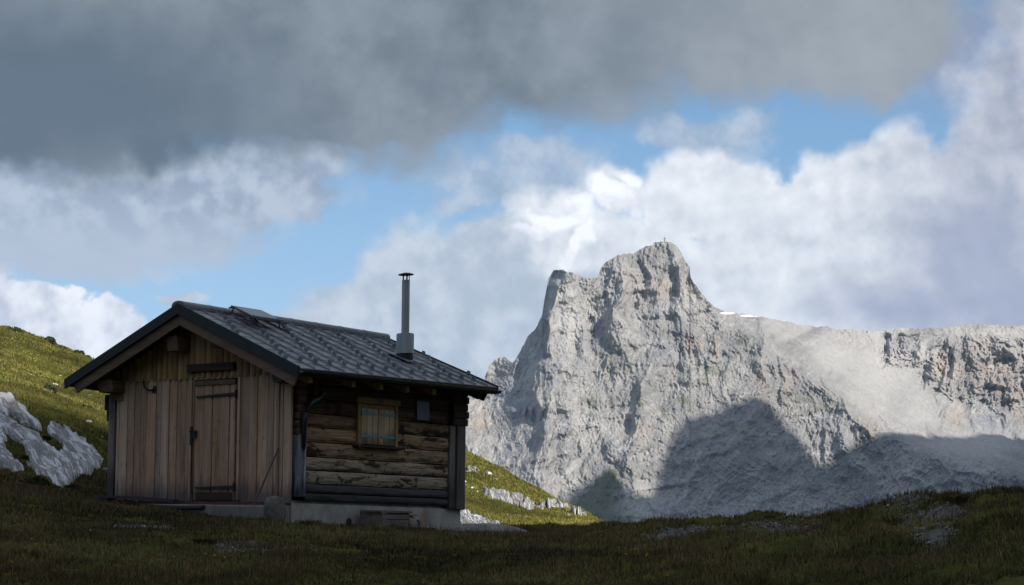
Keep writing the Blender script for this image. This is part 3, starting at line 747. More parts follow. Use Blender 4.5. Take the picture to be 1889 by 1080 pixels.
# foundation
b = MB()
b.box((0.02, 0.06, -0.9), (L_-0.01, W_-0.02, 0.03), 0.5)
b.box((0.02, 0.0, -0.9), (L_-0.01, 0.059, -0.02), 0.5)
b.prism([(-0.42, -0.9), (-0.42, -0.10), (-0.40, -0.085), (0.0, -0.06), (0.0, -0.9)], lambda a, c, t: (a, t, c), np.linspace(0.02, 3.3, 8), 0.4)
found = b.build('foundation', M['concrete'], H)
for x, z in ((1.651, -0.327), (3.788, -0.322)):
    b = MB(); b.tube([(x, -0.02, z), (x, 0.03, z)], 0.072, 14); b.tube([(x, -0.028, z), (x, -0.021, z)], 0.06, 14)
    b.build('vent', M['hole'], found)
b = MB()
for y0, y1 in ((0.45, 2.2), (2.2, 4.2)): b.box((-0.10, y0, -0.075), (0.05, y1-0.01, -0.02))
b.build('sill_strip', M['char'], H)
# dark core so no daylight shows between boards
b = MB(); b.prism([(0.12, 0.04), (W_-0.12, 0.04), (W_-0.12, zr(W_-0.12)-0.16), (YM, RH-0.16), (0.12, zr(0.12)-0.16)], lambda a, c, t: (t, a, c), [0.03, L_-0.1], 0.2)
b.build('inner_lining', M['dark_board'], H)
# lower planks of the gable wall
b = MB(); y = 0.0
while y < 4.43:
    w = rs.uniform(0.13, 0.245); y1 = min(y+w, 4.445)
    if y < 1.31 < y1: y1 = 1.31
    if y < 2.40 < y1: y1 = 2.40
    if y >= 1.305 and y < 2.395: y = 2.40; continue
    if y1-y < 0.04: y1 = min(y+0.12, 4.445)
    off = rs.uniform(0, 0.024); x0 = -0.03-off; e = 0.004
    z0 = -0.02+rs.uniform(-0.015, 0.03)
    cup = rs.uniform(-0.004, 0.012)
    prof = [(0.02, y+e), (x0+0.005, y+e), (x0, y+e+0.008), (x0-cup, (y+y1)/2), (x0, y1-e-0.008), (x0+0.005, y1-e), (0.02, y1-e)]
    b.prism(prof, lambda a, c, t: (a, c, t), [z0, 0.6, 1.2, 1.8, 2.335]); y = y1
b.box((-0.045, 1.31, 2.285), (0.02, 2.40, 2.335))
b.build('plank_wall', M['plank'], H)
b = MB()                                                        # cover battens and a few raised strips
for yy, w in ((0.285, 0.05), (1.25, 0.06), (2.46, 0.05), (3.05, 0.035), (4.15, 0.03)):
    b.box((-0.068, yy-w/2, 0.02), (-0.03, yy+w/2, 2.31))
b.build('cover_batten', M['plank'], H)
# short rounded boards of the upper gable, lower edges in a scalloped line
b = MB(); y = 0.10
while y < W_-0.1:
    w = rs.uniform(0.125, 0.175); y1 = min(y+w, W_-0.08); ym = (y+y1)/2; d = 0.035+rs.uniform(0, 0.012)
    zt = min(zr(y), zr(y1))-0.17; zb = 2.30+rs.uniform(-0.012, 0.012)
    if zt-zb > 0.04:
        n = 7; prof = [(0.0, y+0.003)]+[(-0.045-d*sin(pi*k/(n-1)), y+0.003+(y1-y-0.006)*k/(n-1)) for k in range(n)]+[(0.0, y1-0.003)]
        b.prism(prof, lambda a, c, t: (a, c, t if t > zb+0.01 else t+0.035*abs(c-ym)/(w/2)), [zb, zb+0.03, zt])
    y = y1
b.build('gable_boards', M['gable'], H, smooth=False)
b = MB(); b.box((-0.145, 1.33, 2.425), (-0.06, 2.515, 2.575), 0.3); b.box((-0.15, 2.38, 2.41), (-0.147+0.08, 2.49, 2.44), 0.1)
b.build('lintel_board', M['dark_board'], H, bevel=0.008)
# door
D_ = None; b = MB(); ys = [1.325, 1.50, 1.72, 1.93, 2.12, 2.385]
for i in range(5):
    off = (0.0, 0.014, 0.004, 0.018, 0.008)[i]; y, y1 = ys[i], ys[i+1]; cup = (0.016, 0.010, 0.014, 0.01, 0.006)[i]; x0 = -0.030-off
    b.prism([(0.02, y+0.004), (x0, y+0.004), (x0-cup, y+(y1-y)*0.3), (x0-cup, y+(y1-y)*0.7), (x0, y1-0.004), (0.02, y1-0.004)], lambda a, c, t: (a, c, t), [0.015, 0.8, 1.5, 2.17], (0.12, 0.45, 0.05, 0.3, 0.18)[i])
D_ = b.build('door', M['plank'], H)
b = MB(); b.box((-0.078, 1.335, 2.175), (0.0, 2.37, 2.262), 0.35); b.box((-0.055, 1.312, 0.02), (-0.02, 1.345, 2.17), 0.1)
b.build('door_trim', M['beam'], D_)
for z, tilt, ln in ((1.985, -0.03, 0.99), (0.262, -0.02, 0.96)):
    b = MB()
    b.prism([(-0.012, -0.028), (0.0, -0.028), (0.0, 0.028), (-0.012, 0.028)], lambda a, c, t: (-0.068+a, 1.33+t, z+c*(1-0.45*t)+tilt*t), [0, 0.4, ln])
    b.tube([(-0.085, 1.315, z-0.075), (-0.085, 1.315, z+0.075)], 0.020, 8); b.box((-0.08, 1.27, z-0.06), (-0.066, 1.31, z+0.06))
    for t in (0.2, 0.5, 0.8): b.tube([(-0.08, 1.33+t, z+tilt*t), (-0.088, 1.33+t, z+tilt*t)], 0.012, 6)
    b.build('strap_hinge', M['iron'], D_)
b = MB(); b.box((-0.085, 2.28, 1.29), (-0.06, 2.47, 1.325)); b.box((-0.08, 2.40, 1.05), (-0.062, 2.455, 1.40)); b.box((-0.10, 2.30, 1.19), (-0.072, 2.37, 1.29)); b.tube([(-0.09, 2.43, 1.31), (-0.12, 2.43, 1.31), (-0.12, 2.36, 1.31)], 0.011, 6)
b.build('latch', M['iron'], D_)
b = MB(); b.box((-0.066, 2.405, 0.15), (-0.058, 2.47, 1.10), 0.1); b.build('latch_post', M['dark_board'], D_)
b = MB(); b.box((-0.075, 1.40, 0.02), (-0.062, 2.28, 0.16), 0.3); b.build('kick_board', M['dark_board'], D_)
# left corner of the gable
b = MB(); b.box((-0.05, 4.50, -0.15), (0.06, 4.665, 2.10), 0.5); b.build('corner_post', M['post_pale'], H, bevel=0.006)
b = MB(); b.box((-0.085, 4.255, 1.95), (-0.04, 4.44, 2.30), 0.55); b.build('short_board', M['gable'], H)
b = MB()
for k, (z0, z1) in enumerate(((1.36, 1.56), (1.57, 1.78), (1.79, 2.10))):
    b.prism([(0.02*(2-k), z0), (0.0, z1-0.02), (0.02, z1), (0.28, z1), (0.30, z0+0.02), (0.27, z0)], lambda a, c, t: (a+0.02, t, c), [W_-0.05, W_+0.10+0.055*k])
b.build('log_end', M['dark_board'], H)
# purlins and plates carrying the roof, ends out in front of the gable
def purlin(y0, y1, z0, z1, x0, x1, m='beam'):
    b = MB(); b.prism([(y0, z0), (y0, z1), (y1, z1), (y1, z0)], lambda a, c, t: (t+(0.05 if c < z0+0.01 and t < 0 else 0), a, c), [x0, 0.0, x1]); b.build('purlin', M[m], H, bevel=0.008)
purlin(2.52, 2.80, 2.82, 3.10, -0.42, 0.2); purlin(1.42, 1.66, 2.84, 3.02, -0.40, 0.2)
purlin(4.22, 4.62, 2.10, 2.34, -0.42, L_+0.25); purlin(0.05, 0.27, 2.14, 2.40, -0.30, L_+0.25); purlin(2.18, 2.46, 3.22, 3.42, -0.40, L_+0.2)
b = MB(); b.box((-0.32, 0.14, 2.31), (-0.08, 0.24, 2.39), 0.9); b.tube([(-0.30, 0.36, 2.43), (-0.10, 0.36, 2.43)], 0.05, 8, 0.9); b.build('rafter_peg', M['frame'], H)

# side wall of squared logs
bz = [0.0, 0.335, 0.585, 0.83, 1.10, 1.37, 1.62, 1.88, 2.14, 2.36]
for i in range(len(bz)-1):
    pass
def log_course(b, z0, z1, x0, x1, seed, r):
    n = 44; xs = np.linspace(x0, x1, n); prof_n = 7
    lo = gn(xs*1.3, 0, seed)*0.014+gn(xs*5, 0, seed+1)*0.006; hi = gn(xs*1.3, 0, seed+5)*0.010+gn(xs*5, 0, seed+6)*0.004
    V = []; Fc = []
    for k, x in enumerate(xs):
        for j in range(prof_n):
            t = j/(prof_n-1); z = (z0+0.006+lo[k])*(1-t)+(z1-0.006+hi[k])*t
            bulge = 0.030*(1-abs(2*t-1)**3)+0.009*gn(x*2.2, t*2+seed, seed+9)+0.006*gn(x*9, t*6+seed, seed+8)
            V.append((x, -0.012-bulge, z))
        V.append((x, 0.12, z1)); V.append((x, 0.12, z0))
    m = prof_n+2
    for k in range(n-1):
        for j in range(m): Fc.append((k*m+j, k*m+(j+1) % m, (k+1)*m+(j+1) % m, (k+1)*m+j))
    Fc += [tuple(range(m))[::-1], tuple(range((n-1)*m, n*m))]
    b.add(V, Fc, r)
def m_sidewall():
    m = bpy.data.materials.new('sunburnt_shaded_log'); m.use_nodes = True; g = G(m.node_tree); b = m.node_tree.nodes['Principled BSDF']
    p = g.attr('pc', 'Vector'); r = g.attr('rnd'); x, y, z = g.xyz(p); off = g.comb(r*13.0, r*7.0, r*29.0)
    grain = g.noise(g.vm('ADD', g.vm('MULTIPLY', p, (1.1, 20.0, 24.0)), off), 1.0, 6, 0.62, dist=0.9)
    blot = g.noise(g.vm('ADD', g.vm('MULTIPLY', p, (1.3, 4.0, 4.5)), off), 1.0, 6, 0.62, dist=0.4)
    fine = g.noise(g.vm('MULTIPLY', p, (9.0, 20.0, 22.0)), 1.0, 5, 0.7)
    c = g.mix(g.step(grain, 0.3, 0.7), (0.27, 0.16, 0.085), (0.48, 0.325, 0.19))
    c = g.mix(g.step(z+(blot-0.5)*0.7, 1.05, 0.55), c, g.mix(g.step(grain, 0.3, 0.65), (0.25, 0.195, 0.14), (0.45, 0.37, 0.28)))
    c = g.mix(g.step(z+(blot-0.5)*0.9-(x*0.03), 1.2, 1.6)*0.95, c, g.mix(g.step(grain, 0.3, 0.7), (0.05, 0.025, 0.014), (0.11, 0.06, 0.034)))  # upper courses: eave shade mixed into the colour along with dark tanned wood
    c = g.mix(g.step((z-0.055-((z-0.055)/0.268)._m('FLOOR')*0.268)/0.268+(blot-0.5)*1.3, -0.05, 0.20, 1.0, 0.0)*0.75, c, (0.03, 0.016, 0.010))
    bl2 = g.noise(g.vm('ADD', g.vm('MULTIPLY', p, (3.2, 3.0, 2.0)), off), 1.0, 5, 0.65, dist=0.5)
    c = g.mix(g.step(bl2, 0.59, 0.66)*0.85, c, (0.025, 0.013, 0.009))
    c = g.mix(g.step(blot, 0.54, 0.63)*0.9, c, (0.022, 0.012, 0.008))
    c = g.mix(g.step(fine, 0.60, 0.70)*0.6, c, (0.03, 0.018, 0.012))
    kn = g.vor(g.vm('ADD', g.vm('MULTIPLY', p, (2.2, 3.0, 3.6)), off), 1.0)
    c = g.mix(g.step(kn+(fine-0.5)*0.2, 0.06, 0.20, 1.0, 0.0)*0.9, c, (0.014, 0.008, 0.006))
    # checks running along the log
    chk = g.noise(g.vm('ADD', g.vm('MULTIPLY', p, (0.7, 2.0, 11.0)), off), 1.0, 3, 0.5, dist=0.5)
    c = g.mix(g.step((chk-0.5).abs(), 0.0, 0.014, 1.0, 0.0)*0.8, c, (0.012, 0.007, 0.005))
    g.put(b.inputs['Base Color'], c); b.inputs['Roughness'].default_value = 0.88; b.inputs['Specular IOR Level'].default_value = 0.25
    bump(g, b, grain+blot*0.8-g.step((chk-0.5).abs(), 0.0, 0.02, 1.0, 0.0)*0.6, 0.014, 0.8)
    return m
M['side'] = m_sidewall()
b = MB()
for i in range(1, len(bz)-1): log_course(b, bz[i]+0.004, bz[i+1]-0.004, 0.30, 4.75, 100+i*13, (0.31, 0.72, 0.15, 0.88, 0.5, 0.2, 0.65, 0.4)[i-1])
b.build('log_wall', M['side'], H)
b = MB(); log_course(b, 0.03, 0.17, 0.34, 4.74, 301, 0.3); log_course(b, 0.175, 0.335, 0.30, 4.75, 302, 0.6)
b.build('bottom_log', M['log_black'], H)
# left corner: stacked log heads above, grey weathered post below
b = MB()
for i, z in enumerate(np.arange(1.20, 2.2, 0.145)):
    b.prism([(0.105+0.02*sin(i*2.1), z), (0.09, z+0.07), (0.11, z+0.135), (0.31, z+0.135), (0.33, z+0.07), (0.31, z)], lambda a, c, t: (a, t, c), [-0.075-0.012*sin(i*3.3), 0.1])
b.build('log_end', M['beam'], H, bevel=0.012)
b = MB(); b.prism([(0.12, -0.09), (0.20, -0.115), (0.30, -0.09), (0.335, -0.02), (0.335, 0.08), (0.10, 0.08)], lambda a, c, t: (a+0.004*sin(t*7), c, t), np.linspace(0.10, 1.22, 9))
M['bleach'] = m_wood('bleached_post', (0.05, 0.055, 0.065), (0.45, 0.48, 0.54), 2, grey=(0.20, 0.23, 0.28), dark_low=(0.15, 0.5, (0.03, 0.035, 0.05)), stain=1.0, knot=0.6)
b.build('corner_post', M['bleach'], H)
# right corner
b = MB(); b.box((4.735, -0.075, -0.02), (4.935, 0.05, 1.60), 0.9); b.build('corner_board', M['post_pale'], H, bevel=0.008)
b = MB(); b.box((4.955, -0.11, -0.035), (L_, 0.06, 1.60), 0.4); b.build('corner_post', M['post'], H, bevel=0.01)
b = MB()
for i in range(5):
    z = 1.605+i*0.145; b.box((4.80-0.01*i, -0.13-0.012*(i % 2), z), (L_+0.06+0.02*(i % 2), 0.1, z+0.138))
b.build('log_end', M['dark_board'], H, bevel=0.015)
# back gable and left wall, plain boards
b = MB(); y = 0.02
while y < W_-0.05:
    y1 = min(y+0.2, W_-0.02); b.box((L_-0.02, y+0.003, 0.0), (L_+0.02, y1-0.003, min(zr(y), zr(y1))-0.17)); y = y1
b.build('back_wall', M['plank'], H)
b = MB()
for i in range(9): b.box((0.1, W_-0.03, 0.01+i*0.255), (L_-0.05, W_+0.025, 0.255+i*0.255))
b.build('left_wall', M['dark_board'], H)

# black drain pipe with elbow and bracket
b = MB()
b.tube([(0.66, -0.16, 2.02), (0.64, -0.14, 1.94), (0.56, -0.13, 1.885), (0.45, -0.13, 1.85), (0.34, -0.14, 1.80), (0.25, -0.14, 1.72), (0.20, -0.14, 1.60), (0.185, -0.14, 1.45), (0.18, -0.135, 1.22), (0.182, -0.13, 0.95)], [0.045, 0.05, 0.055, 0.058, 0.06, 0.06, 0.06, 0.055, 0.05, 0.03], 12)
pp = b.build('drain_pipe', M['pipe'], H, smooth=True)
b = MB(); b.tube([(0.62, -0.06, 1.86), (0.66, -0.13, 1.80), (0.74, -0.14, 1.80), (0.79, -0.14, 1.87), (0.78, -0.14, 1.95)], 0.012, 6); b.tube([(0.60, -0.05, 1.95), (0.68, -0.12, 1.93), (0.73, -0.13, 1.86)], 0.010, 6); b.build('bracket', M['iron'], pp)
b = MB(); b.tube([(0.52, -0.09, 2.36), (0.53, -0.09, 1.92)], 0.035, 8); b.build('upper_pipe', M['wire'], pp)

# window
Wn = MB(); Wn.box((1.79, -0.085, 1.10), (1.895, -0.01, 1.88), 0.6); Wn.box((2.935, -0.085, 1.10), (3.02, -0.01, 1.88), 0.4)
Wn.box((1.895, -0.055, 1.795), (2.935, -0.01, 1.88), 0.1); win = Wn.build('window', M['frame'], H, bevel=0.005)
b = MB(); b.box((1.73, -0.115, 1.882), (3.06, -0.01, 1.99), 0.7); b.build('window_head', M['frame'], win, bevel=0.006)
for x0, x1 in ((1.905, 2.405), (2.425, 2.925)):
    b = MB(); n = 3; w = (x1-x0)/n
    for k in range(n): b.prism([(x0+k*w+0.003, -0.03), (x0+k*w+0.003, -0.066), (x0+k*w+0.012, -0.074), (x0+(k+1)*w-0.012, -0.074), (x0+(k+1)*w-0.003, -0.066), (x0+(k+1)*w-0.003, -0.03)], lambda a, c, t: (a, c, t), [1.125, 1.79], (0.2, 0.8, 0.5)[k])
    s_ = b.build('shutter', M['shutter'], win)
    for z in (1.70, 1.275):
        b = MB(); xa, xb = (x0-0.02, x1-0.06) if x0 < 2 else (x0+0.06, x1+0.02)
        b.box((xa, -0.084, z-0.026), (xb, -0.0745, z+0.026)); q = xa if x0 < 2 else xb
        b.tube([(q, -0.09, z-0.055), (q, -0.09, z+0.055)], 0.014, 8)
        b.build('strap_hinge', M['teal'], s_)
b = MB(); b.box((1.70, -0.17, 1.055), (3.12, -0.01, 1.095), 0.1); sill = b.build('window_sill', M['dark_board'], win, bevel=0.006)
for x in (1.715, 3.105):
    b = MB(); b.tube([(x, -0.18, 1.13), (x, -0.185, 1.03), (x+0.03, -0.18, 0.99), (x+0.06, -0.16, 1.02)], 0.012, 6); b.box((x-0.03, -0.19, 1.085), (x+0.03, -0.172, 1.125))
    b.build('shutter_hook', M['plate'], sill)
b = MB(); b.box((3.635, -0.075, 1.66), (4.04, -0.055, 2.02)); pl = b.build('meter_plate', M['plate'], H)
b = MB(); b.tube([(3.78, -0.07, 2.03), (3.80, -0.09, 2.2), (3.90, -0.10, 2.33), (4.00, -0.09, 2.30), (4.09, -0.07, 2.10)], 0.008, 5); b.build('wire', M['wire'], pl)

# roof
RX0, RX1 = -OF, L_+OB
def roof_slab(b, y0, y1, dz0, dz1, x0, x1, n=2, r=0.5):
    xs = np.linspace(x0, x1, n)
    b.prism([(y0, dz0), (y0, dz1), (y1, dz1), (y1, dz0)], lambda a, c, t: (t, a, zr(a)+c), xs, r)
b = MB()
roof_slab(b, -ER+0.02, YM, -0.13, -0.05, RX0+0.03, RX1-0.03); roof_slab(b, YM, W_+EL-0.02, -0.13, -0.05, RX0+0.03, RX1-0.03)
roof = b.build('roof', M['soffit'], H)
SIG = math.atan(PS)
b = MB(); CW = 0.4145; ncol = 15; CL = 0.40
def tile(b, side, x0, x1, yu, yd, r):
    """one metal shingle with a raised fold along its near edge; yu upper, yd lower, as distance from the ridge"""
    Yf = (lambda q: YM-q) if side > 0 else (lambda q: YM+q)
    lift = 0.009
    prof = [(x0, 0.0), (x0+0.008, 0.036), (x0+0.032, 0.036), (x0+0.042, 0.004), (x0+0.12, 0.002), (x1-0.03, 0.002), (x1, 0.006)]
    n = len(prof); V = []
    for q, l in ((yu, 0.0), (yd, lift)):
        V += [(a, Yf(q), RH-PS*q-0.028+c+l) for a, c in prof]
    V += [(a, Yf(yd), RH-PS*yd-0.034) for a, c in prof]
    Fc = [(i, i+1, n+i+1, n+i) for i in range(n-1)]+[(n+i, n+i+1, 2*n+i+1, 2*n+i) for i in range(n-1)]
    b.add(V, Fc, r)
laps = {1: [], -1: []}
for side, ymax in ((1, YM+ER), (-1, YM+EL)):
    for j in range(ncol):
        x0 = RX0+j*CW; x1 = x0+CW
        rows = [ymax-0.30-0.293*k for k in range(12)]
        edges = [ymax-0.01]+[q for q in rows if q > 0.2]+[0.02]; edges = edges[::-1]
        for k in range(len(edges)-1):
            tile(b, side, x0, x1, edges[k], edges[k+1], rs.rand())
pass
for k in range(12):
    q = YM+ER-0.30-0.293*k
    if q < 0.22: continue
    x = RX0+0.023+(0.0 if k == 0 else (0.21*k) % 0.829)
    while x < RX1-0.05:
        laps[1].append((x, q, 0, k)); x += CW if k == 0 else 2*CW
tiles = b.build('roof_sheets', M['roof'], roof)
for side in (1, -1):
    for x, q, j, n_ in laps[side]:
        if side < 0: continue
        yc = YM-side*(q-0.03)
        if 0.3 < x < 2.1 and q < 0.62: continue
        if 3.8 < x < 4.5 and 1.2 < q < 2.0: continue
        b = MB(); z = RH-PS*q+0.005
        b.prism([(0, 0.0), (0.012, 0.085), (0.03, 0.09), (0.075, 0.0)], lambda a, c, t: (t, yc-side*(-a*0.9), z+c+PS*a*0.9), [x-0.022, x+0.022])
        b.box((x-0.035, yc-0.012, z+0.03), (x+0.035, yc-0.004, z+0.085))
        b.build('snow_guard', M['roof'], tiles)
b = MB()                                                        # ridge cap
xs = np.linspace(RX0-0.01, RX1+0.0, 9)
prof = [(0.16*cos(a), 0.085*sin(a)-0.035) for a in np.linspace(0, pi, 9)]+[(-0.16, -0.09), (0.16, -0.09)]
b.prism(prof, lambda a, c, t: (t, YM+a, RH+0.01+c), xs, 0.4)
for x in xs[1:-1]: b.prism([(a*1.04, c*1.04+0.003) for a, c in prof], lambda a, c, t: (t, YM+a, RH+0.01+c), [x-0.02, x+0.02], 0.3)
b.build('ridge_cap', M['roof'], roof)
# black verge flashing and brown barge boards, front and back
def barge(x0, x1, dz0, dz1, ya, yb, name, m, cut=0.0):
    for s, ye in ((1, ya), (-1, yb)):
        b = MB(); ye_ = ye
        b.prism([(YM, dz0), (YM, dz1), (ye_, dz1), (ye_+s*cut, dz0)], lambda a, c, t: (t, a, zr(a)+c), [x0, x1], 0.3+0.3*(s > 0)); b.build(name, M[m], roof)
M['flash'] = m_plain('black_flashing', (0.016, 0.017, 0.019), 0.55, 0.2)
barge(RX0-0.015, RX0+0.03, -0.185, 0.012, -ER, W_+EL, 'verge_flashing', 'flash', 0.03)
barge(RX0+0.045, RX0+0.085, -0.395, -0.16, -ER+0.06, W_+EL-0.20, 'barge_board', 'barge', 0.10)
barge(RX1-0.03, RX1+0.01, -0.10, 0.012, -ER, W_+EL, 'verge_flashing', 'flash', 0.02)
barge(RX1-0.12, RX1-0.06, -0.40, -0.085, -ER+0.16, W_+EL-0.2, 'barge_board', 'dark_board', 0.16)
# rafters
for x in (-0.12, 1.10, 1.93, 2.74, 3.60, 4.42, 5.15):
    b = MB()
    b.prism([(0.10, -0.34), (0.10, -0.131), (-0.50, -0.131), (-0.53, -0.30), (-0.48, -0.34)], lambda a, c, t: (t, a, zr(a)+c), [x-0.06, x+0.06], 0.8)
    b.build('rafter', M['frame'] if x < 4 else M['dark_board'], roof, bevel=0.006)
b = MB(); roof_slab(b, -ER+0.03, -ER+0.055, -0.17, -0.04, RX0+0.03, RX1-0.03); b.build('eave_board', M['dark_board'], roof)
b = MB()                                                        # gutter
gp = [(0.058*cos(a), 0.058*sin(a)) for a in np.linspace(pi, 2*pi, 9)]+[(0.052*cos(a), 0.052*sin(a)) for a in np.linspace(2*pi, pi, 9)]
zq = zr(-ER)-0.055; b.prism(gp, lambda a, c, t: (t, -ER-0.03+a, zq+c-0.006*(t-RX0)), np.linspace(RX0+0.03, RX1-0.02, 12), 0.4)
M['gutter'] = m_plain('oxidised_gutter', (0.022, 0.036, 0.034), 0.5, 0.3, 0.4)
gut = b.build('gutter', M['gutter'], roof)
for x in np.arange(-0.2, 5.6, 0.83):
    b = MB(); b.tube([(x, -ER+0.04, zq+0.03), (x, -ER-0.03, zq-0.066), (x, -ER-0.094, zq+0.0)], 0.008, 5); b.build('gutter_bracket', M['iron'], gut)
# flue
cxh, cyh = 4.10, 0.60
zc = zr(cyh); fl = MB()
fl.tube([(cxh, cyh, zc-0.10), (cxh, cyh, zc+0.12)], 0.165, 28); flue = fl.build('chimney', M['flash'], H, smooth=False)
b = MB(); b.tube([(cxh, cyh, zc+0.105), (cxh, cyh, zc+0.49)], 0.178, 30); b.tube([(cxh, cyh, zc+0.485), (cxh, cyh, zc+0.50)], 0.165, 30); b.build('flue_sleeve', M['flue'], flue)
b = MB(); b.tube([(cxh, cyh, zc+0.49), (cxh, cyh, zc+1.03), (cxh, cyh, zc+1.56)], 0.081, 24); b.tube([(cxh, cyh, zc+1.045), (cxh, cyh, zc+1.06)], 0.083, 24); b.build('flue_pipe', M['flue'], flue)
b = MB()
for k in range(5): a = 0.5+2*pi*k/5; b.tube([(cxh+0.068*cos(a), cyh+0.068*sin(a), zc+1.55), (cxh+0.068*cos(a), cyh+0.068*sin(a), zc+1.67)], 0.009, 6)
b.build('cowl_strut', M['iron'], flue)
b = MB(); b.tube([(cxh, cyh, zc+1.665), (cxh, cyh, zc+1.675), (cxh, cyh, zc+1.695), (cxh, cyh, zc+1.71)], [0.160, 0.158, 0.095, 0.02], 26); b.build('flue_cap', M['flash'], flue)
b = MB(); b.prism([(-0.26, 0.02), (-0.26, 0.035), (0.30, 0.035), (0.30, 0.02)], lambda a, c, t: (t, cyh+a, zr(cyh+a)+c), [cxh-0.24, cxh+0.24]); b.build('flashing_plate', M['roof'], flue)
# solar panel on its low frame
b = MB(); sp = lambda u, v: (0.50+0.86*u+0.02*v, 2.02-0.52*v, 3.745-0.235*v)
def quadbox(b, P, th):
    P = [np.array(p, float) for p in P]; V = P+[p-np.array([0, 0, th]) for p in P]
    b.add([tuple(p) for p in V], [(0, 1, 2, 3), (7, 6, 5, 4), (0, 4, 5, 1), (1, 5, 6, 2), (2, 6, 7, 3), (3, 7, 4, 0)])
quadbox(b, [sp(0, 0), sp(1, 0), sp(1, 1), sp(0, 1)], 0.035); pan = b.build('solar_panel', M['plate'], H)
mm, g, bb = mat('solar_glass'); bb.inputs['Base Color'].default_value = (0.16, 0.19, 0.23, 1); bb.inputs['Roughness'].default_value = 0.22; bb.inputs['Metallic'].default_value = 0.5; M['pv'] = mm
b = MB(); P4 = [np.array(sp(u, v))+np.array([0, 0, 0.004]) for u, v in ((0.04, 0.06), (0.96, 0.06), (0.96, 0.94), (0.04, 0.94))]; quadbox(b, P4, 0.003); b.build('pane', M['pv'], pan)
b = MB()
for u in (0.1, 0.9):
    x = sp(u, 0)[0]; b.tube([(x, 2.10, zr(2.10)+0.06), (x, 1.20, zr(1.20)+0.06)], 0.014, 6)
    b.tube([sp(u, 0.95), (x, 1.45, zr(1.45)+0.05)], 0.014, 6); b.tube([sp(u, 0.9), (x, 1.22, zr(1.22)+0.05)], 0.012, 6); b.tube([sp(u, 0.05), (x, 2.08, zr(2.08)+0.05)], 0.014, 6)
for v in (0.0, 1.0): b.tube([np.array(sp(-0.05, v))-np.array([0, 0, 0.05]), np.array(sp(1.12, v))-np.array([0, 0, 0.05])], 0.016, 6)
b.build('panel_frame', M['iron'], pan)

# ---- loose things at the hut
def loose(name, label, cat, b, m, org_hut, **k):
    org = hut(np.array(org_hut)); o = b.build(name, m, None, org=org, **k); return tag(o, label, cat)
b = MB(); b.tube([(-0.06, 3.70, 2.42), (-0.075, 3.72, 2.30), (-0.085, 3.68, 2.20), (-0.09, 3.58, 2.14), (-0.09, 3.45, 2.125)], [0.010, 0.014, 0.016, 0.016, 0.016], 8)
b.tube([(-0.04, 3.44, 2.16), (-0.11, 3.43, 2.14), (-0.11, 3.42, 2.06)], 0.013, 6); b.box((-0.075, 3.385, 2.08), (-0.055, 3.455, 2.21))
loose('iron_hook', 'curved dark iron hook hanging on the planks left of the door', 'hook', b, M['iron'], (-0.06, 3.55, 2.2))
b = MB(); b.tube([(-0.42, 0.52, -0.07), (-0.30, 0.44, 0.25), (-0.20, 0.35, 0.58), (-0.085, 0.245, 0.96)], [0.017, 0.016, 0.015, 0.013], 8)
loose('wooden_stick', 'thin dark stick leaning against the gable planks right of the door', 'stick', b, M['post'], (-0.42, 0.52, -0.07))
def rock_mesh(name, c, size, seed, m, sub=4, rough=0.22, strat=0.0, org=None, rot=0.0, flat=0.0):
    import bmesh
    bm = bmesh.new(); bmesh.ops.create_icosphere(bm, subdivisions=sub, radius=1.0)
    V = np.array([v.co[:] for v in bm.verts]); Fc = np.array([[v.index for v in f.verts] for f in bm.faces]); bm.free()
    n = fbm(V[:, 0]*1.3+V[:, 2]*0.7+seed, V[:, 1]*1.3+V[:, 2]*0.9+seed*2, 4, seed)
    n2 = ridged(V[:, 0]*2.1-V[:, 2]*1.2+seed, V[:, 1]*2.1+V[:, 2]*1.5, 3, seed+3)
    V = V*(1+rough*n+rough*0.5*(n2-0.5))[:, None]
    if strat: V[:, 2] += strat*np.sin(V[:, 2]*9+n*3)
    if flat: V[:, 2] = np.where(V[:, 2] > flat, flat+(V[:, 2]-flat)*0.25, V[:, 2])
    V = V*np.array(size); ca, sa = cos(rot), sin(rot)
    V = np.stack([V[:, 0]*ca-V[:, 1]*sa, V[:, 0]*sa+V[:, 1]*ca, V[:, 2]], -1)
    o = mesh_np(name, V, Fc, m, smooth=False); o.location = c; return o
p_ = hut(np.array([-0.30, 0.12, -0.22]))
o = rock_mesh('standing_stone', p_, (0.23, 0.17, 0.40), 5, M['stone'], 4, 0.16, 0, rot=0.9, flat=0.72)
tag(o, 'grey rounded upright stone standing at the front corner of the hut', 'stone')
p_ = hut(np.array([4.9, -0.75, -0.52]))
o = rock_mesh('flat_rock', p_, (0.95, 0.42, 0.20), 8, M['hearth'], 4, 0.16, 0.03, rot=0.25)
tag(o, 'flat mottled brown grey rock lying at the foot of the rear corner post', 'rock')
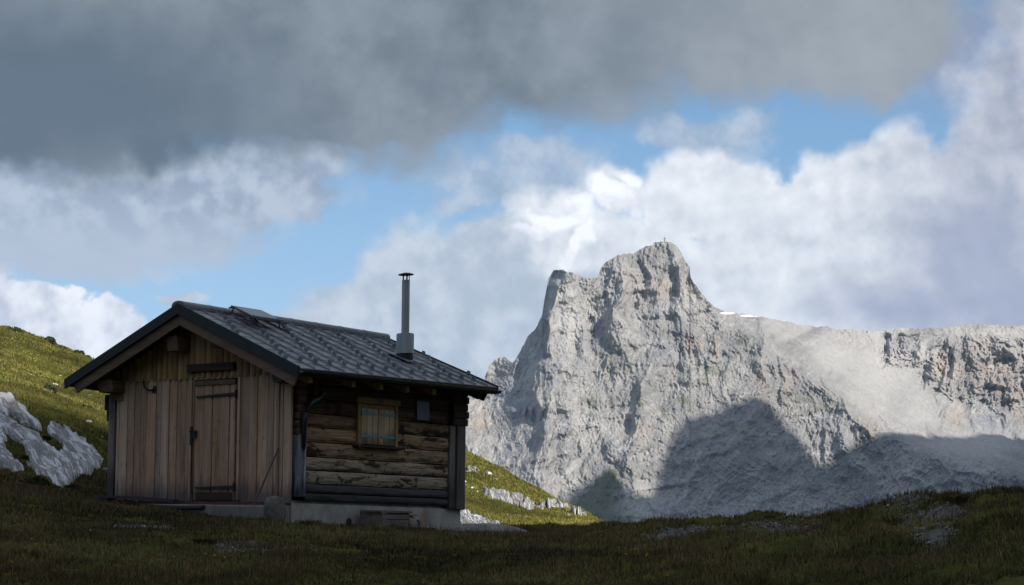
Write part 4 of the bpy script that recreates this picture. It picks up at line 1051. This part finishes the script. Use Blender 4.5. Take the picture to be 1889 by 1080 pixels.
# old wooden trough with a dark open end
b = MB(); T0 = (1.90, -0.62, -0.62)
for k in range(4): b.box((1.90, -0.60, -0.62+0.115*k), (2.75, -0.565, -0.515+0.115*k))
b.box((1.88, -0.58, -0.62), (1.915, -0.08, -0.14)); b.box((2.72, -0.58, -0.62), (2.76, -0.06, -0.14))
for k in range(3): b.box((1.84+0.01*k, -0.63+0.18*k, -0.155+0.006*k), (2.80-0.03*k, -0.46+0.18*k, -0.118+0.006*k))
M['trough'] = m_wood('grey_trough_board', (0.11, 0.09, 0.075), (0.22, 0.19, 0.165), 0, stain=0.5)
tr = b.build('wooden_trough', M['trough'], None, org=hut(np.array(T0)))
tag(tr, 'low grey wooden box trough with a dark open end against the concrete base', 'trough')
b = MB(); b.tube([(2.78, -0.36, -0.42), (3.05, -0.34, -0.42)], 0.235, 18, caps=False); b.tube([(2.80, -0.36, -0.42), (3.04, -0.34, -0.42)], 0.20, 18)
b.box((2.80, -0.52, -0.20), (3.12, -0.12, -0.175)); b.build('barrel_end', M['trough'], tr, org=hut(np.array(T0)))
for k, (y0, y1, x, z, lab) in enumerate(((2.6, 4.75, -0.34, -0.02, 'long grey sill plank lying on the grass under the left half of the gable'), (1.7, 3.3, -0.52, -0.14, 'short grey plank lying in the grass in front of the door step'))):
    b = MB(); b.prism([(0, 0), (0, 0.05), (0.16, 0.055), (0.16, 0.0)], lambda a, c, t: (x+a, t, z+c+0.02*sin(t*2)+(0.06*(t-y0) if k == 0 else 0)*0.3), np.linspace(y0, y1, 6))
    loose('old_plank', lab, 'plank', b, M['post_pale'], (x, y0, z))

# ------------------------------------------------------------------ rock outcrops and single rocks
def inpoly(px, py, poly):
    P = np.array(poly, float); q = np.roll(P, -1, 0); ins = np.zeros(px.shape, bool); dist = np.full(px.shape, 1e9)
    for (x0, y0), (x1, y1) in zip(P, q):
        c = ((y0 > py) != (y1 > py)) & (px < (x1-x0)*(py-y0)/(y1-y0+1e-9)+x0); ins ^= c
        t = np.clip(((px-x0)*(x1-x0)+(py-y0)*(y1-y0))/((x1-x0)**2+(y1-y0)**2), 0, 1)
        dist = np.minimum(dist, np.hypot(px-x0-t*(x1-x0), py-y0-t*(y1-y0)))
    return np.where(ins, dist, -dist)
def outcrop(name, label, poly, step, ang, sl, st_, hgt, seed, gaps=0.35, material=None, edge=10.0, rel=0.07):
    P = np.array(poly, float); x0, y0 = P.min(0)-12; x1, y1 = P.max(0)+12
    px, py = np.meshgrid(np.arange(x0, x1, step), np.arange(y0, y1, step))
    d = tdepth(px, py); d = np.where(np.isnan(d), 110, d)
    # smooth the depth so grazing bits stay calm
    for _ in range(4):
        q = d.copy(); q[1:-1, 1:-1] = (d[:-2, 1:-1]+d[2:, 1:-1]+d[1:-1, :-2]+d[1:-1, 2:]+d[1:-1, 1:-1]*2)/6; d = q
    B = at(px, py, d); X, Y = B[..., 0], B[..., 1]; Zt = zg(X, Y)
    wx = px+fbm(px/60, py/60, 3, seed+40)*5; wy = py+fbm(px/60+7, py/60, 3, seed+41)*5
    ca, sa = cos(radians(ang)), sin(radians(ang)); u = wx*ca+wy*sa; v = -wx*sa+wy*ca
    sd = inpoly(px, py, poly)+fbm(px/22, py/22, 3, seed+2)*edge
    h = ss(sd, -2, 8)*hgt-0.12
    r = ridged(u/sl, v/st_, 5, seed, 0.6)
    r2 = ridged(u/(sl*0.4), v/(st_*0.36), 3, seed+9)
    h = h+(r-0.5)*rel+(r2-0.5)*rel*0.45+fbm(px/9, py/9, 3, seed+7)*rel*0.25
    gp = fbm(u/(sl*0.5), v/(st_*1.35), 4, seed+5)
    h = h-ss(gp, gaps, gaps+0.16)*(hgt+0.12)
    h = np.where(sd < -6, -0.4, h)
    V = np.stack([X, Y-0.15*np.clip(h, 0, 1), Zt+h], -1)
    keep = (h > -0.16); kf = keep[:-1, :-1] | keep[1:, :-1] | keep[:-1, 1:] | keep[1:, 1:]
    f = gridfaces(*px.shape)[kf.ravel()]
    used = np.unique(f); re = -np.ones(px.size, int); re[used] = np.arange(len(used))
    V = V.reshape(-1, 3)[used]; f = re[f]; c = V.mean(0)
    o = mesh_np(name, V, f[:, ::-1].copy(), material or M['lime'], loc=c, attrs={'groove': np.stack([u/sl*2.2, v/st_*1.3, 0*u], -1).reshape(-1, 3)[used], 'on': np.ones(len(used))})
    m_ = o.modifiers.new('body', 'SOLIDIFY'); m_.thickness = 0.35; m_.offset = -1
    return tag(o, label, 'rock'), (px, py, h, X, Y)
OUT = []
OUT.append(outcrop('karst_outcrop', 'large tilted slab of grooved pale limestone with grass pockets left of the hut',
    [(-90,700),(0,738),(20,750),(43,743),(67,757),(100,780),(133,800),(167,820),(192,843),(192,857),(173,873),(143,893),(117,903),(93,893),(50,882),(0,872),(-90,868)], 1.2, 37, 230, 24, 0.24, 31, gaps=0.16, rel=0.035, edge=5)[1])
OUT.append(outcrop('karst_outcrop', 'bluish pale rock slab in the shade, just right of the rear corner of the hut',
    [(800,925),(848,936),(862,939),(900,955),(938,971),(930,975),(880,977),(800,974)], 0.9, 22, 45, 7, 0.17, 33, gaps=0.7, edge=3)[1])
OUT.append(outcrop('karst_outcrop', 'long band of white fissured rock across the sunny knoll behind the hut',
    [(888,905),(910,908),(930,909),(944,914),(965,922),(985,932),(1002,932),(1021,927),(1047,940),(1086,955),(1060,953),(1047,948),(1020,945),(996,944),(970,942),(944,936),(905,926),(890,922)], 0.8, 52, 30, 7, 0.34, 35, gaps=0.34, edge=4, rel=0.06)[1])
OUT.append(outcrop('karst_outcrop', 'small patch of broken white rock high on the left of the sunny knoll',
    [(838,866),(858,861),(872,866),(884,868),(886,876),(866,879),(850,878),(838,880)], 0.8, 40, 16, 5, 0.30, 37, gaps=0.15, edge=5, rel=0.06)[1])
def ground_rock(px, py, w, label, material, seed, name='rock', flat=0.5, group=None):
    d = td(px, py); c = at(float(px), float(py), d); s = w*0.5*d/F
    c[2] = zg(c[0], c[1])+s*flat*0.25
    o = rock_mesh(name, c, (s, s*0.8, s*flat), seed, material, 3 if w < 16 else 4, 0.24, rot=seed*1.3)
    return tag(o, label, 'rock', group)
ground_rock(6, 742, 44, 'rounded pale boulder sitting on top of the grooved slab at the left edge', M['lime'], 41, 'boulder', 0.75)
ground_rock(196, 872, 26, 'dull grey boulder half hidden behind the left corner post', M['stone'], 42, 'boulder', 0.9)
for k, (x, y, w, lab) in enumerate([(111,691,8,'small white rock high on the sunny slope left of the roof'),(99,711,15,'long flat white rock above the dark bush on the left slope'),(152,726,7,'little white rock just under the left tip of the eave'),
      (189,728,15,'flat white rock on the slope beside the left roof corner'),(166,731,9,'low white rock between the eave tip and the flat rock'),(162,777,18,'pale rock alone on the shaded slope above the grooved slab'),
      (188,806,9,'small grey white rock low beside the left corner post'),(103,754,6,'tiny rock just above the grooved slab'),(57,698,7,'small pale rock in the middle of the left slope'),(8,679,6,'tiny pale rock near the left edge of the slope')]):
    ground_rock(x, y, w, lab, M['lime'], 50+k, 'rock', 0.35)
for k, (x, y, w, lab) in enumerate([(900,878,15,'largest loose white boulder on the sunny knoll'),(964,898,7,'white rock near the right skyline of the knoll'),(951,946,11,'white rock on the meadow below the band of rock'),
      (935,951,5,'tiny white rock left of the meadow rock'),(858,894,6,'small white rock beside the rear corner post'),(871,906,7,'white rock in grass left of the rock band'),(881,914,6,'white rock touching the left end of the rock band'),
      (915,890,4,'tiny white rock between the boulder and the rock band'),(1048,952,7,'white rock at the right foot of the knoll'),(1155,979,7,'flat white rock on the dip right of the knoll')]):
    ground_rock(x, y, w, lab, M['lime'], 70+k, 'rock', 0.6)
GR = 'small pale stones in the shaded foreground grass'
for k, (x, y, w) in enumerate([(1516,990,10),(1520,998,12),(1524,1005,5),(1392,988,7),(1330,975,9),(1420,962,8),(265,980,10),(262,972,6),(192,990,5),(167,987,5),(27,957,6),(23,951,6),(210,992,5),(1240,976,8),(1460,1000,6),(1360,990,6)]):
    lab = {0: 'pale stone alone in dark grass left of the gravel rise', 1: 'larger pale stone just below another one left of the gravel rise', 6: 'pale stone in the brown turf left of the hut'}.get(k)
    ground_rock(x, y, w, lab or 'small pale stone lying in the shaded foreground grass', M['stone'] if k > 9 else M['lime'], 90+k, 'stone', 0.6, None if lab else GR)

# pebbles
def pebbles():
    V = []; Fc = []; n = 0
    oc = np.array([(1,0,0),(0,1,0),(-1,0,0),(0,-1,0),(0,0,0.8),(0,0,-0.5)], float); of = np.array([(0,1,4),(1,2,4),(2,3,4),(3,0,4),(1,0,5),(2,1,5),(3,2,5),(0,3,5)])
    for cx, cy, rx, ry in GRAV:
        k = int(260*rx*ry); a = rs.rand(k)*2*pi; r = np.sqrt(rs.rand(k))*1.15; x = cx+rx*r*np.cos(a); y = cy+ry*r*np.sin(a); z = zg(x, y)
        s = 0.012+0.035*rs.rand(k)**3
        for i in range(k):
            q = oc*(1+0.5*(rs.rand(6, 1)-0.5))*s[i]*np.array([1, rs.uniform(0.6, 1), rs.uniform(0.4, 0.8)]); t = rs.rand()*6.28
            q = np.stack([q[:, 0]*cos(t)-q[:, 1]*sin(t), q[:, 0]*sin(t)+q[:, 1]*cos(t), q[:, 2]], -1)+(x[i], y[i], z[i]+s[i]*0.2)
            V.append(q); Fc.append(of+n); n += 6
    o = mesh_np('gravel', np.concatenate(V), np.concatenate(Fc), M['pebble'])
    tag(o, 'pale broken stones scattered where the turf has worn away', None, kind='stuff')
def m_peb():
    m, g, b = mat('pebble'); n = g.noise(pos(g), 6.0, 3); g.put(b.inputs['Base Color'], g.mix(g.step(n, 0.3, 0.7), (0.09, 0.09, 0.085), (0.27, 0.275, 0.275))); b.inputs['Roughness'].default_value = 0.9; return m
M['pebble'] = m_peb(); pebbles()

# ------------------------------------------------------------------ grass
def blades(name, n, dmin, dmax, p_exp, hgt, wid, material, azr=(-16.6, 16.6), seed=1, lit=False, dens=None, bend=0.5):
    r = np.random.RandomState(seed)
    az = np.radians(r.uniform(azr[0], azr[1], n)); q = r.rand(n)
    e = 2-p_exp; d = (dmin**e+(dmax**e-dmin**e)*q)**(1/e)
    x = d*np.sin(az); y = d*np.cos(az)
    keep = np.ones(n, bool)
    # clumps
    cl = fbm(x*1.5, y*1.5, 4, 81); keep &= r.rand(n) < np.clip(0.55+cl*0.9, 0.12, 1)
    # hut footprint
    hx = (x-TH[0])*CY+(y-TH[1])*SY; hy = -(x-TH[0])*SY+(y-TH[1])*CY
    keep &= ~((hx > -0.05) & (hx < L_) & (hy > -0.02) & (hy < W_)); keep &= ~((hx > -0.44) & (hx < 0) & (hy > 0) & (hy < 3.3)); keep &= ~((hx > 1.88) & (hx < 3.2) & (hy > -0.6) & (hy < 0))
    keep &= r.rand(n) > blobmask(GRAV, x, y)*0.93
    keep &= r.rand(n) > blobmask(BARE, x, y, 0.6, 9)*0.55
    for (px_, py_, h_, X_, Y_) in OUT:
        P_ = np.stack([x, y, zbase(x, y)], -1); u, v = proj(P_)
        i = np.round((u-px_[0, 0])/(px_[0, 1]-px_[0, 0])).astype(int); j = np.round((v-py_[0, 0])/(py_[1, 0]-py_[0, 0])).astype(int)
        ok = (i >= 0) & (j >= 0) & (i < px_.shape[1]) & (j < px_.shape[0]); on = np.zeros(n, bool); on[ok] = h_[j[ok], i[ok]] > 0.0
        keep &= ~on
    if dens is not None: keep &= r.rand(n) < dens(x, y, r)
    x, y, d, cl = x[keep], y[keep], d[keep], cl[keep]; n = len(x); z = zg(x, y)-0.01
    h = hgt*(0.45+0.8*r.rand(n))*(0.65+0.7*np.clip(fbm(x*0.7, y*0.7, 3, 82)+0.35, 0, 1)); w = wid*(0.7+0.6*r.rand(n))*np.clip(d/22, 0.8, 4)
    t = r.rand(n)*2*pi; bx = np.cos(t)*h*bend*r.rand(n); by = np.sin(t)*h*bend*r.rand(n)
    s = r.normal(0, 0.5, n); wx = np.cos(s)*w; wy = np.sin(s)*w
    B = np.stack([x, y, z], -1); Wv = np.stack([wx, wy, 0*wx], -1); bd = np.stack([bx, by, 0*bx], -1); up_ = np.stack([0*h, 0*h, h], -1)
    V = np.stack([B-Wv/2, B+Wv/2, B+up_*0.6+bd*0.35+Wv*0.3, B+up_*0.6+bd*0.35-Wv*0.3, B+up_*0.97+bd+Wv*0.05, B+up_*0.97+bd-Wv*0.05], 1).reshape(-1, 3)
    i = np.arange(n)[:, None]*6; f = np.concatenate([i+np.array([[0, 1, 2, 3]]), i+np.array([[3, 2, 4, 5]])], 1).reshape(-1, 4)
    rnd = np.repeat(r.rand(n), 6); tip = np.tile([0, 0, 0.5, 0.5, 1, 1], n)
    o = mesh_np(name, V, f, material, attrs={'rnd': rnd, 'tip': tip})
    return tag(o, None, None, kind='stuff')
QG = 1.0
blades('grass', int(600000*QG), 16.5, 48, 1.15, 0.085, 0.012, M['grass'], seed=1, bend=0.9)
blades('meadow_grass', int(420000*QG), 44, 118, 0.9, 0.10, 0.014, M['meadow'], seed=2)
mnd = lambda x, y, r: np.clip(fbm(x*0.8, y*0.8, 3, 91)*3.0-0.2, 0, 1)
blades('tall_grass', int(60000*QG), 18, 40, 1.0, 0.15, 0.009, M['grass'], azr=(-16.5, 16.5), seed=3, dens=mnd, bend=0.7)
M['tuft'] = m_grass('tuft_blades', (0.05, 0.066, 0.016), (0.11, 0.12, 0.03), (0.15, 0.115, 0.06))
M['straw'] = m_grass('dry_stalks', (0.07, 0.05, 0.028), (0.12, 0.085, 0.045), (0.15, 0.10, 0.06))
blades('dry_grass', int(40000*QG), 18, 42, 1.0, 0.24, 0.005, M['straw'], seed=4, dens=lambda x, y, r: np.clip(fbm(x*0.5, y*0.5, 3, 92)*2+0.25, 0.05, 1), bend=0.35)

# shrubs
def shrub(px, py, w, h, label, seed, group=None, dens=1.0):
    d = tdepth(px, py); d = 103.0 if np.isnan(d) else float(d); c = at(float(px), float(py), d); s = w*0.5*d/F; hh = h*d/F
    c[2] = zg(c[0], c[1])-hh*0.15; r = np.random.RandomState(seed)
    n = int(700*dens*max(1, w/20)); a = r.rand(n)*2*pi; rr = np.sqrt(r.rand(n)); x = np.cos(a)*rr*s; y = np.sin(a)*rr*s*0.8
    top = hh*np.sqrt(np.clip(1-rr**2, 0, 1))*(0.75+0.5*fbm(x/s*2+seed, y/s*2, 3, seed)); z = top*r.rand(n)**0.6
    ls = 0.05*max(1, d/60)
    V = []; 
    B = np.stack([x, y, z], -1)
    u = r.normal(0, 1, (n, 3)); u /= np.linalg.norm(u, axis=1)[:, None]; v = np.cross(u, r.normal(0, 1, (n, 3))); v /= np.linalg.norm(v, axis=1)[:, None]
    V = np.stack([B-u*ls, B+v*ls*0.5, B+u*ls, B-v*ls*0.5], 1).reshape(-1, 3); f = np.arange(n*4).reshape(-1, 4)
    o = mesh_np('alpine_shrub', V, f, M['shrub'], attrs={'rnd': np.repeat(r.rand(n), 4)}); o.location = c
    tag(o, label, 'shrub', group)
for k, a in enumerate([(27,613,32,14,'rounded dark shrub on the skyline at the far left'),(53,624,24,9,'low shrub right of the rounded one on the skyline'),(91,640,24,16,'dark upright shrub in the middle of the left skyline'),
    (113,650,24,7,'flat shrub on the skyline below the upright one'),(143,662,24,8,'shrub on the skyline near the roof verge'),(161,668,14,9,'last small shrub on the skyline before the roof'),
    (90,722,30,15,'dark bush in the middle of the sunny left slope'),(158,757,28,10,'dark low bush on the shaded part of the left slope'),(63,893,56,14,'wide dark bush under the lower edge of the grooved slab'),
    (132,903,30,9,'small dark bush at the bottom tip of the grooved slab'),(1600,912,26,8,'low dark tuft shrub on the crest of the right rise'),(45,845,14,8,'little bush growing in a pocket of the grooved slab'),(85,815,16,7,'green bush in the upper pocket of the grooved slab')]):
    shrub(*a[:4], a[4], 200+k)
# dead grass clump and sedge tussocks
def tussock(px, py, w, h, n, m, name, label, seed, group=None):
    d = td(px, py); c = at(float(px), float(py), d); s = w*0.5*d/F; hh = h*d/F; c[2] = zg(c[0], c[1])-0.01; r = np.random.RandomState(seed)
    a = r.rand(n)*2*pi; rr = np.sqrt(r.rand(n))*s; B = np.stack([np.cos(a)*rr*0.7, np.sin(a)*rr*0.6, 0*a], -1); ln = hh*(0.6+0.6*r.rand(n))
    out = np.stack([np.cos(a), np.sin(a), 0*a], -1)*(ln*(0.15+0.6*r.rand(n)))[:, None]; up_ = np.stack([0*a, 0*a, ln], -1)
    wv = np.stack([0*a+0.007, 0*a, 0*a], -1)
    V = np.stack([B-wv, B+wv, B+out*0.4+up_*0.65+wv*0.7, B+out*0.4+up_*0.65-wv*0.7, B+out*1.1+up_*0.9+wv*0.1, B+out*1.1+up_*0.9-wv*0.1], 1).reshape(-1, 3)
    i = np.arange(n)[:, None]*6; f = np.concatenate([i+np.array([[0, 1, 2, 3]]), i+np.array([[3, 2, 4, 5]])], 1).reshape(-1, 4)
    o = mesh_np(name, V, f, m, attrs={'rnd': np.repeat(r.rand(n), 6), 'tip': np.tile([0, 0, .5, .5, 1, 1], n)}); o.location = c
    tag(o, label, 'grass tuft', group)
tussock(378, 1003, 52, 17, 500, M['straw'], 'dead_grass_clump', 'dead brown grass clump left of the stony patch before the hut', 301)
for k, (x, y, w, h, lab) in enumerate([(1575,958,90,34,'tall green tussock just below the gravel rise'),(1640,972,70,30,'dark tussock under the curve of the gravel rise'),(1420,952,30,14,'single tuft on the skyline left of the gravel rise'),(1290,966,30,10,'small tuft on the skyline above the stony bank'),
      (1535,946,60,20,'broad tussock on the skyline beside the gravel rise'),(1130,984,60,16,'dark tussock in front of the foot of the sunny knoll'),(700,985,60,26,'green grass tuft growing in front of the wooden trough'),(790,982,40,16,'low tuft below the round vent beside the flat rock'),
      (570,975,50,26,'grass tuft at the concrete right of the standing stone'),(470,965,70,22,'grass tuft before the concrete step of the door'),(1760,935,70,26,'dark tussock on the flank of the right rise')]):
    tussock(x, y, w, h*0.6, 260, M['tuft'], 'grass_tussock', lab, 310+k)
# yellow flowers
FG = 'small yellow meadow flowers in the shaded foreground'
def flower(px, py, k):
    d = td(px, py+4); c = at(float(px), float(py+4), d); c[2] = zg(c[0], c[1]); b = MB(); s = 0.02; h = 0.13
    b.tube([(0, 0, 0), (0.01, 0, h*0.6), (0, 0.01, h)], 0.004, 4)
    o = b.build('yellow_flower', M['stem'], None, tf=None, org=(0, 0, 0)); o.location = c
    b = MB()
    for i in range(8):
        a = i*pi/4; b.add([(0, 0, h), (s*cos(a-0.35), s*sin(a-0.35), h+0.012), (s*1.35*cos(a), s*1.35*sin(a), h+0.010), (s*cos(a+0.35), s*sin(a+0.35), h+0.012)], [(0, 1, 2, 3)])
    b.tube([(0, 0, h-0.008), (0, 0, h+0.012)], 0.012, 7); b.build('petals', M['petal'], o, tf=None, org=(0, 0, 0))
    tag(o, 'small yellow flower standing in the dark foreground grass', 'flower', FG)
for k, (x, y) in enumerate([(516,958),(498,962),(21,1060),(8,1037),(58,1006),(66,1022),(134,1047),(209,1036),(414,1040),(396,1034),(379,1028),(23,949),(1062,981),(1141,1033),(1170,1026),(1192,1040),(1194,1051),(1155,1043),(1810,915),(1658,1007),(1230,1076)]):
    flower(x, y, k)

# summit cross
c = at(1226.0, 447.0, float(mdepth(1226.0, 447.0))+4)
b = MB(); b.tube([(0, 0, -3), (0, 0, 7.5)], 0.42, 6); b.tube([(-1.9, 0, 5.0), (1.9, 0, 5.0)], 0.36, 6); b.tube([(1.2, 0.5, 0), (0, 0, 4)], 0.10, 5); b.tube([(-1.2, 0.5, 0), (0, 0, 4)], 0.10, 5)
o = b.build('summit_cross', M['iron'], None, tf=None, org=(0, 0, 0)); o.location = c
tag(o, 'thin dark cross standing on the top of the rocky peak', 'cross')

# ------------------------------------------------------------------ air between here and the mountain
def haze(density):
    m = bpy.data.materials.new('thin_air'); m.use_nodes = True; nt = m.node_tree; nt.nodes.clear(); g = G(nt)
    v = g.new('ShaderNodeVolumePrincipled'); v.inputs['Color'].default_value = (0.50, 0.70, 1.0, 1); v.inputs['Density'].default_value = density; v.inputs['Anisotropy'].default_value = 0.0
    out = g.new('ShaderNodeOutputMaterial'); g.l.new(v.outputs[0], out.inputs['Volume'])
    b = MB(); b.box((-9100, -9100, -170), (9100, 9100, 960)); o = b.build('haze', m, None, tf=None, org=(0, 0, 0))
    tag(o, None, None, kind='stuff')
HAZE = 3.6e-5
haze(HAZE)
